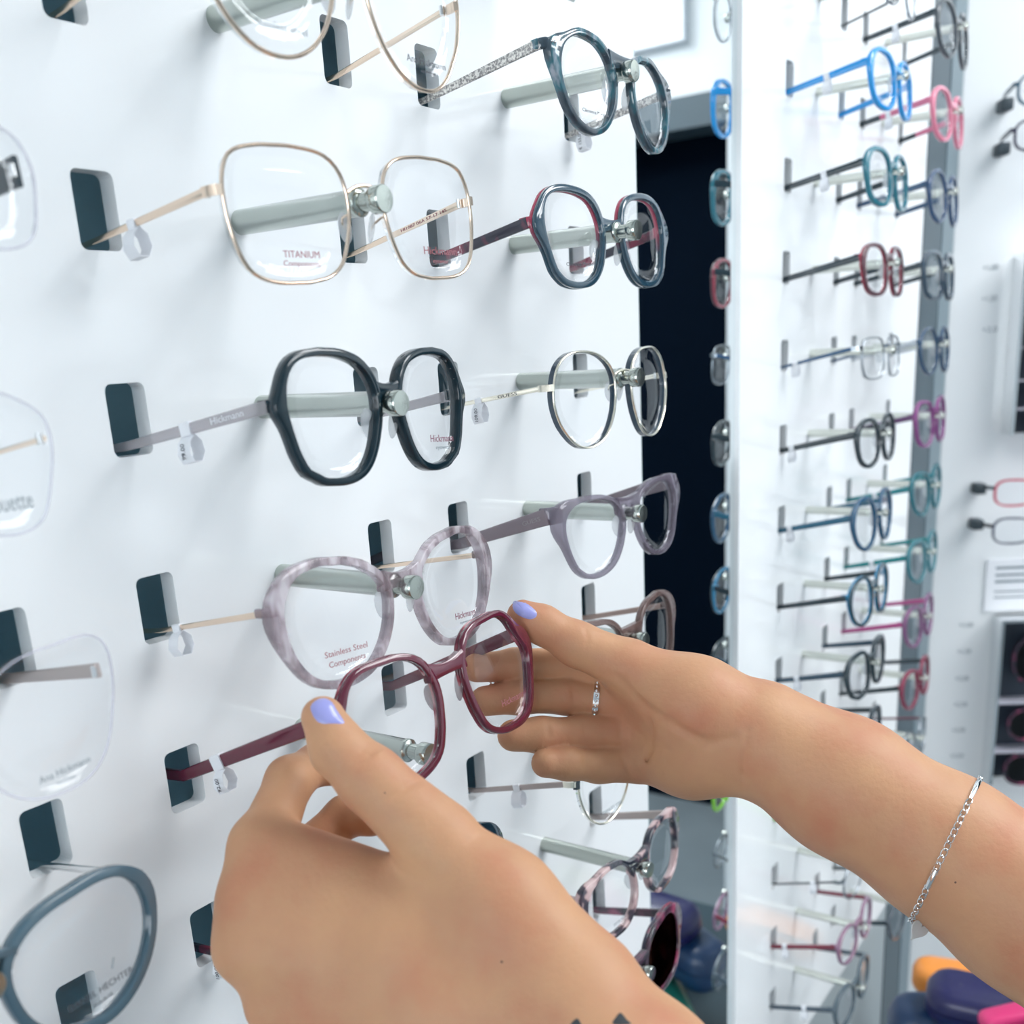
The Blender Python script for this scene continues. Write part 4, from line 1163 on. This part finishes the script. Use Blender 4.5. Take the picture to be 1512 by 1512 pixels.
noti = tag(box_obj('notice_card', (0, -0.002, 0), (0.11, 0.0, 0.072), 'paper'), 'white printed notice card above the lower tray of sunglasses', 'card')
noti.matrix_world = bmw @ bl(0.063, 1.029, -0.0006)
for zz, wd, hh in ((0.060, 0.050, 0.0035), (0.050, 0.066, 0.003), (0.041, 0.060, 0.0035), (0.027, 0.048, 0.002), (0.019, 0.058, 0.002)):
    box_obj('print_line', (0.012, -0.0023, zz - hh / 2), (0.012 + wd, -0.0018, zz + hh / 2), 'ink_grey', noti)

def reader(label, s, z, col, lens_w=46, lens_h=30, tem=None):
    """folded-out reading glasses clipped by one temple to the board, front facing the viewer"""
    o = empty('reading_glasses', label, 'eyeglasses', bmw @ bl(s + 0.055, z, -0.055), 'reading glasses clipped to the angled board')
    k = superk(lens_w, lens_h, 3.2, 0.05)
    fr = MB()
    n = 40
    for sd in (-1, 1):
        R = []
        P = []
        for i in range(n):
            a = 2 * math.pi * i / n
            r = polar(k, a)
            P.append((sd * (9 + lens_w / 2 + r * math.cos(a)), r * math.sin(a) - 4, math.cos(a), math.sin(a)))
        for x, zz, cx_, cz_ in P:
            ring = [((x + sd * cx_ * u) * 0.001, y * 0.001, (zz + cz_ * u) * 0.001) for u, y in ((0, -1.6), (2.6, -1.6), (2.6, 1.6), (0, 1.6))]
            R.append(ring if sd > 0 else ring[::-1])
        fr.rings(R, closed=True)
        mesh_obj('lens', [((x) * 0.001, 0.0002, zz * 0.001) for x, zz, _, _ in P] + [((x) * 0.001, -0.0008, zz * 0.001) for x, zz, _, _ in P],
                 [tuple(range(n)), tuple(reversed(range(n, 2 * n)))] + [(i, (i + 1) % n, n + (i + 1) % n, n + i) for i in range(n)], 'lens', o)
    fr.box((-0.010, -0.0014, -0.001), (0.010, 0.0014, 0.004))
    fr.build('frame_front', plain(col), o, False)
    for sd in (-1, 1):
        x0 = sd * (9 + lens_w + 1.5) * 0.001
        MB().sweep([(x0, 0, 0.003), (x0 + sd * 0.0035, 0.004, 0.003), (x0 + sd * 0.002, 0.03, 0.0005), (-0.055 if sd < 0 else x0, 0.050, 0.0)],
                   lambda i, t: [(-0.0011, -0.0022), (0.0011, -0.0022), (0.0011, 0.0022), (-0.0011, 0.0022)]).build('temple', plain(tem or col), o, False)
    return o
reader('slate blue reading glasses clipped highest on the angled board', 0.040, 1.665, (0.06, 0.12, 0.17))
reader('dark plum reading glasses clipped under the slate blue pair', 0.040, 1.617, (0.04, 0.035, 0.07))
reader('red-framed reading glasses with dark temples on the angled board', 0.0485, 1.2015, (0.55, 0.06, 0.11), tem=(0.10, 0.12, 0.14))
reader('slate grey reading glasses clipped under the red pair', 0.050, 1.1525, (0.10, 0.11, 0.16), tem=(0.07, 0.06, 0.07))

def tray(label, s, z0, z1, shelves, width=0.158):
    o = empty('sunglasses_tray', label, 'tray', bmw @ bl(s, z0, -0.001), 'sunglasses trays on the angled board')
    h = z1 - z0
    box_obj('back', (0.002, -0.004, 0.0), (width, 0.0, h), principled('smoky_tray_back', (0.02, 0.03, 0.045), 0.4), o)
    box_obj('side_frame', (0.0, -0.035, 0.0), (0.004, 0.0, h), 'chrome', o)
    box_obj('side_frame', (width - 0.004, -0.035, 0.0), (width, 0.0, h), 'chrome', o)
    box_obj('top_frame', (0.004, -0.035, h - 0.004), (width - 0.004, 0.0, h), 'chrome', o)
    for zz in shelves:
        box_obj('shelf', (0.004, -0.034, zz - z0 - 0.001), (width - 0.004, -0.004, zz - z0 + 0.001), M['lens_edge'], o)
    return o
tray('silver-edged tray of dark sunglasses above the red reading glasses', 0.068, 1.268, 1.486, (1.455, 1.415, 1.375, 1.335, 1.30))
tray('silver-edged tray of tortoise sunglasses below the notice card', 0.0765, 0.785, 1.024, (0.905, 0.833))
SGL = [(0.965, 'brown tortoise sunglasses on the top shelf of the lower tray'), (0.872, 'brown tortoise sunglasses on the middle shelf of the lower tray'), (0.805, 'brown tortoise sunglasses on the lowest shelf of the lower tray'),
       (1.436, 'dark sunglasses on the top shelf of the upper tray'), (1.395, 'dark sunglasses on the second shelf of the upper tray'), (1.355, 'dark sunglasses on the third shelf of the upper tray'), (1.318, 'dark sunglasses on the fourth shelf of the upper tray'), (1.284, 'dark sunglasses on the lowest shelf of the upper tray')]
for z, lab in SGL:
    big = z < 1.1
    o = empty('sunglasses', lab, 'sunglasses', bmw @ bl((0.0765 if big else 0.068) + 0.079, z, -0.028), 'sunglasses in the trays')
    sc = (1.0, 1.5 if z > 0.9 else 1.0) if big else (0.9, 0.55)
    k = superk(46 * sc[0], 40 * sc[1], 2.4)
    fr = MB()
    n = 32
    for sd in (-1, 1):
        P = [(sd * (8 + 24 * sc[0] + polar(k, 2 * math.pi * i / n) * math.cos(2 * math.pi * i / n)) - 0.0, polar(k, 2 * math.pi * i / n) * math.sin(2 * math.pi * i / n), math.cos(2 * math.pi * i / n), math.sin(2 * math.pi * i / n)) for i in range(n)]
        R = []
        for x, zz, ca, sa in P:
            ring = [((x + sd * ca * u) * 0.001, y * 0.001, (zz + sa * u) * 0.001) for u, y in ((-0.5, -2), (4, -2), (4, 2), (-0.5, 2))]
            R.append(ring if sd > 0 else ring[::-1])
        fr.rings(R, closed=True)
        mesh_obj('lens', [(x * 0.001, 0.0, zz * 0.001) for x, zz, _, _ in P] + [(x * 0.001, -0.001, zz * 0.001) for x, zz, _, _ in P],
                 [tuple(range(n)), tuple(reversed(range(n, 2 * n)))] + [(i, (i + 1) % n, n + (i + 1) % n, n + i) for i in range(n)], 'lens_plum', o)
    fr.box((-0.009, -0.002, 0.002), (0.009, 0.002, 0.008))
    fr.build('frame_front', 'plumtort', o, False)

# ---------------------------------------------------------------- stand with a heap of bright cases and pouches
stand = empty('display_stand', 'low dark stand carrying a heap of bright glasses cases in front of the panel', 'stand', Matrix.Translation((0.97, -0.27, 0)))
dkm = principled('dark_stand_board', (0.02, 0.045, 0.06), 0.45)
box_obj('top', (-0.22, -0.19, 0.575), (0.22, 0.18, 0.60), dkm, stand)
for sx in (-1, 1):
    for sy in (-1, 1):
        box_obj('leg', (sx * 0.18 - 0.015, sy * 0.14 - 0.015, 0), (sx * 0.18 + 0.015, sy * 0.14 + 0.015, 0.575), dkm, stand)
def case(label, loc, size, rot, col, band=None):
    m = Matrix.Translation(loc) @ Matrix.Rotation(math.radians(rot[2]), 4, 'Z') @ Matrix.Rotation(math.radians(rot[1]), 4, 'Y') @ Matrix.Rotation(math.radians(rot[0]), 4, 'X')
    o = empty('glasses_case', label, 'case', m, 'bright cases heaped on the dark stand')
    w, d, h = size
    for nm, sg in (('lid', 1), ('base', -1)):
        R = []
        for z, ins in ((0.0006, 0), (h * 0.2, 0.0), (h * 0.36, d * 0.06), (h * 0.46, d * 0.16), (h * 0.5, d * 0.3)):
            R.append([(x, y, sg * z) for x, y in rrect(w - 2 * ins, d - 2 * ins, max(0.004, d * 0.42 - ins), 5)])
        mb = MB().rings(R if sg > 0 else [r[::-1] for r in R])
        mb.build(nm, principled('case_colour', col, 0.4, coat=0.2), o, True)
    rbox('clasp', (0.012, 0.003, 0.008), 0.002, band or 'chrome', o, Matrix.Translation((0, -d / 2 - 0.0008, 0)))
    return o
ORG, NVY, BLU, PNK, GRN, LIM, TEA, PUR = (0.85, 0.30, 0.05), (0.006, 0.006, 0.07), (0.005, 0.03, 0.09), (0.62, 0.03, 0.16), (0.01, 0.16, 0.12), (0.18, 0.36, 0.03), (0.01, 0.07, 0.10), (0.10, 0.02, 0.10)
case('orange hard glasses case on top of the heap', (1.13, -0.125, 0.622), (0.13, 0.055, 0.04), (0, 0, -78), ORG)
case('dark blue rounded case at the front of the heap', (0.915, -0.150, 0.700), (0.13, 0.06, 0.06), (0, 0, -60), BLU)
case('navy blue glasses case leaning over the dark blue one', (0.905, -0.200, 0.742), (0.15, 0.062, 0.045), (8, 3, -80), NVY)
case('pink slim glasses case lying on the navy one', (0.86, -0.225, 0.775), (0.09, 0.024, 0.016), (0, -12, -55), PNK)
case('dark green case at the edge of the heap', (0.875, -0.165, 0.640), (0.15, 0.066, 0.06), (0, 0, -40), GRN)
case('lime green case beside the pink one', (0.90, -0.270, 0.762), (0.12, 0.04, 0.03), (0, 0, -85), LIM)
case('teal case at the back of the heap', (1.02, -0.26, 0.64), (0.16, 0.066, 0.07), (0, 0, -70), TEA)
case('purple case at the bottom of the heap', (0.95, -0.30, 0.635), (0.16, 0.066, 0.06), (0, 0, 15), PUR)
case('crimson case wedged under the navy one', (0.925, -0.235, 0.695), (0.12, 0.05, 0.04), (0, 0, -70), (0.22, 0.02, 0.06))
case('black case under the heap', (0.90, -0.24, 0.635), (0.16, 0.07, 0.065), (0, 0, 5), (0.012, 0.02, 0.028))

flush_texts()
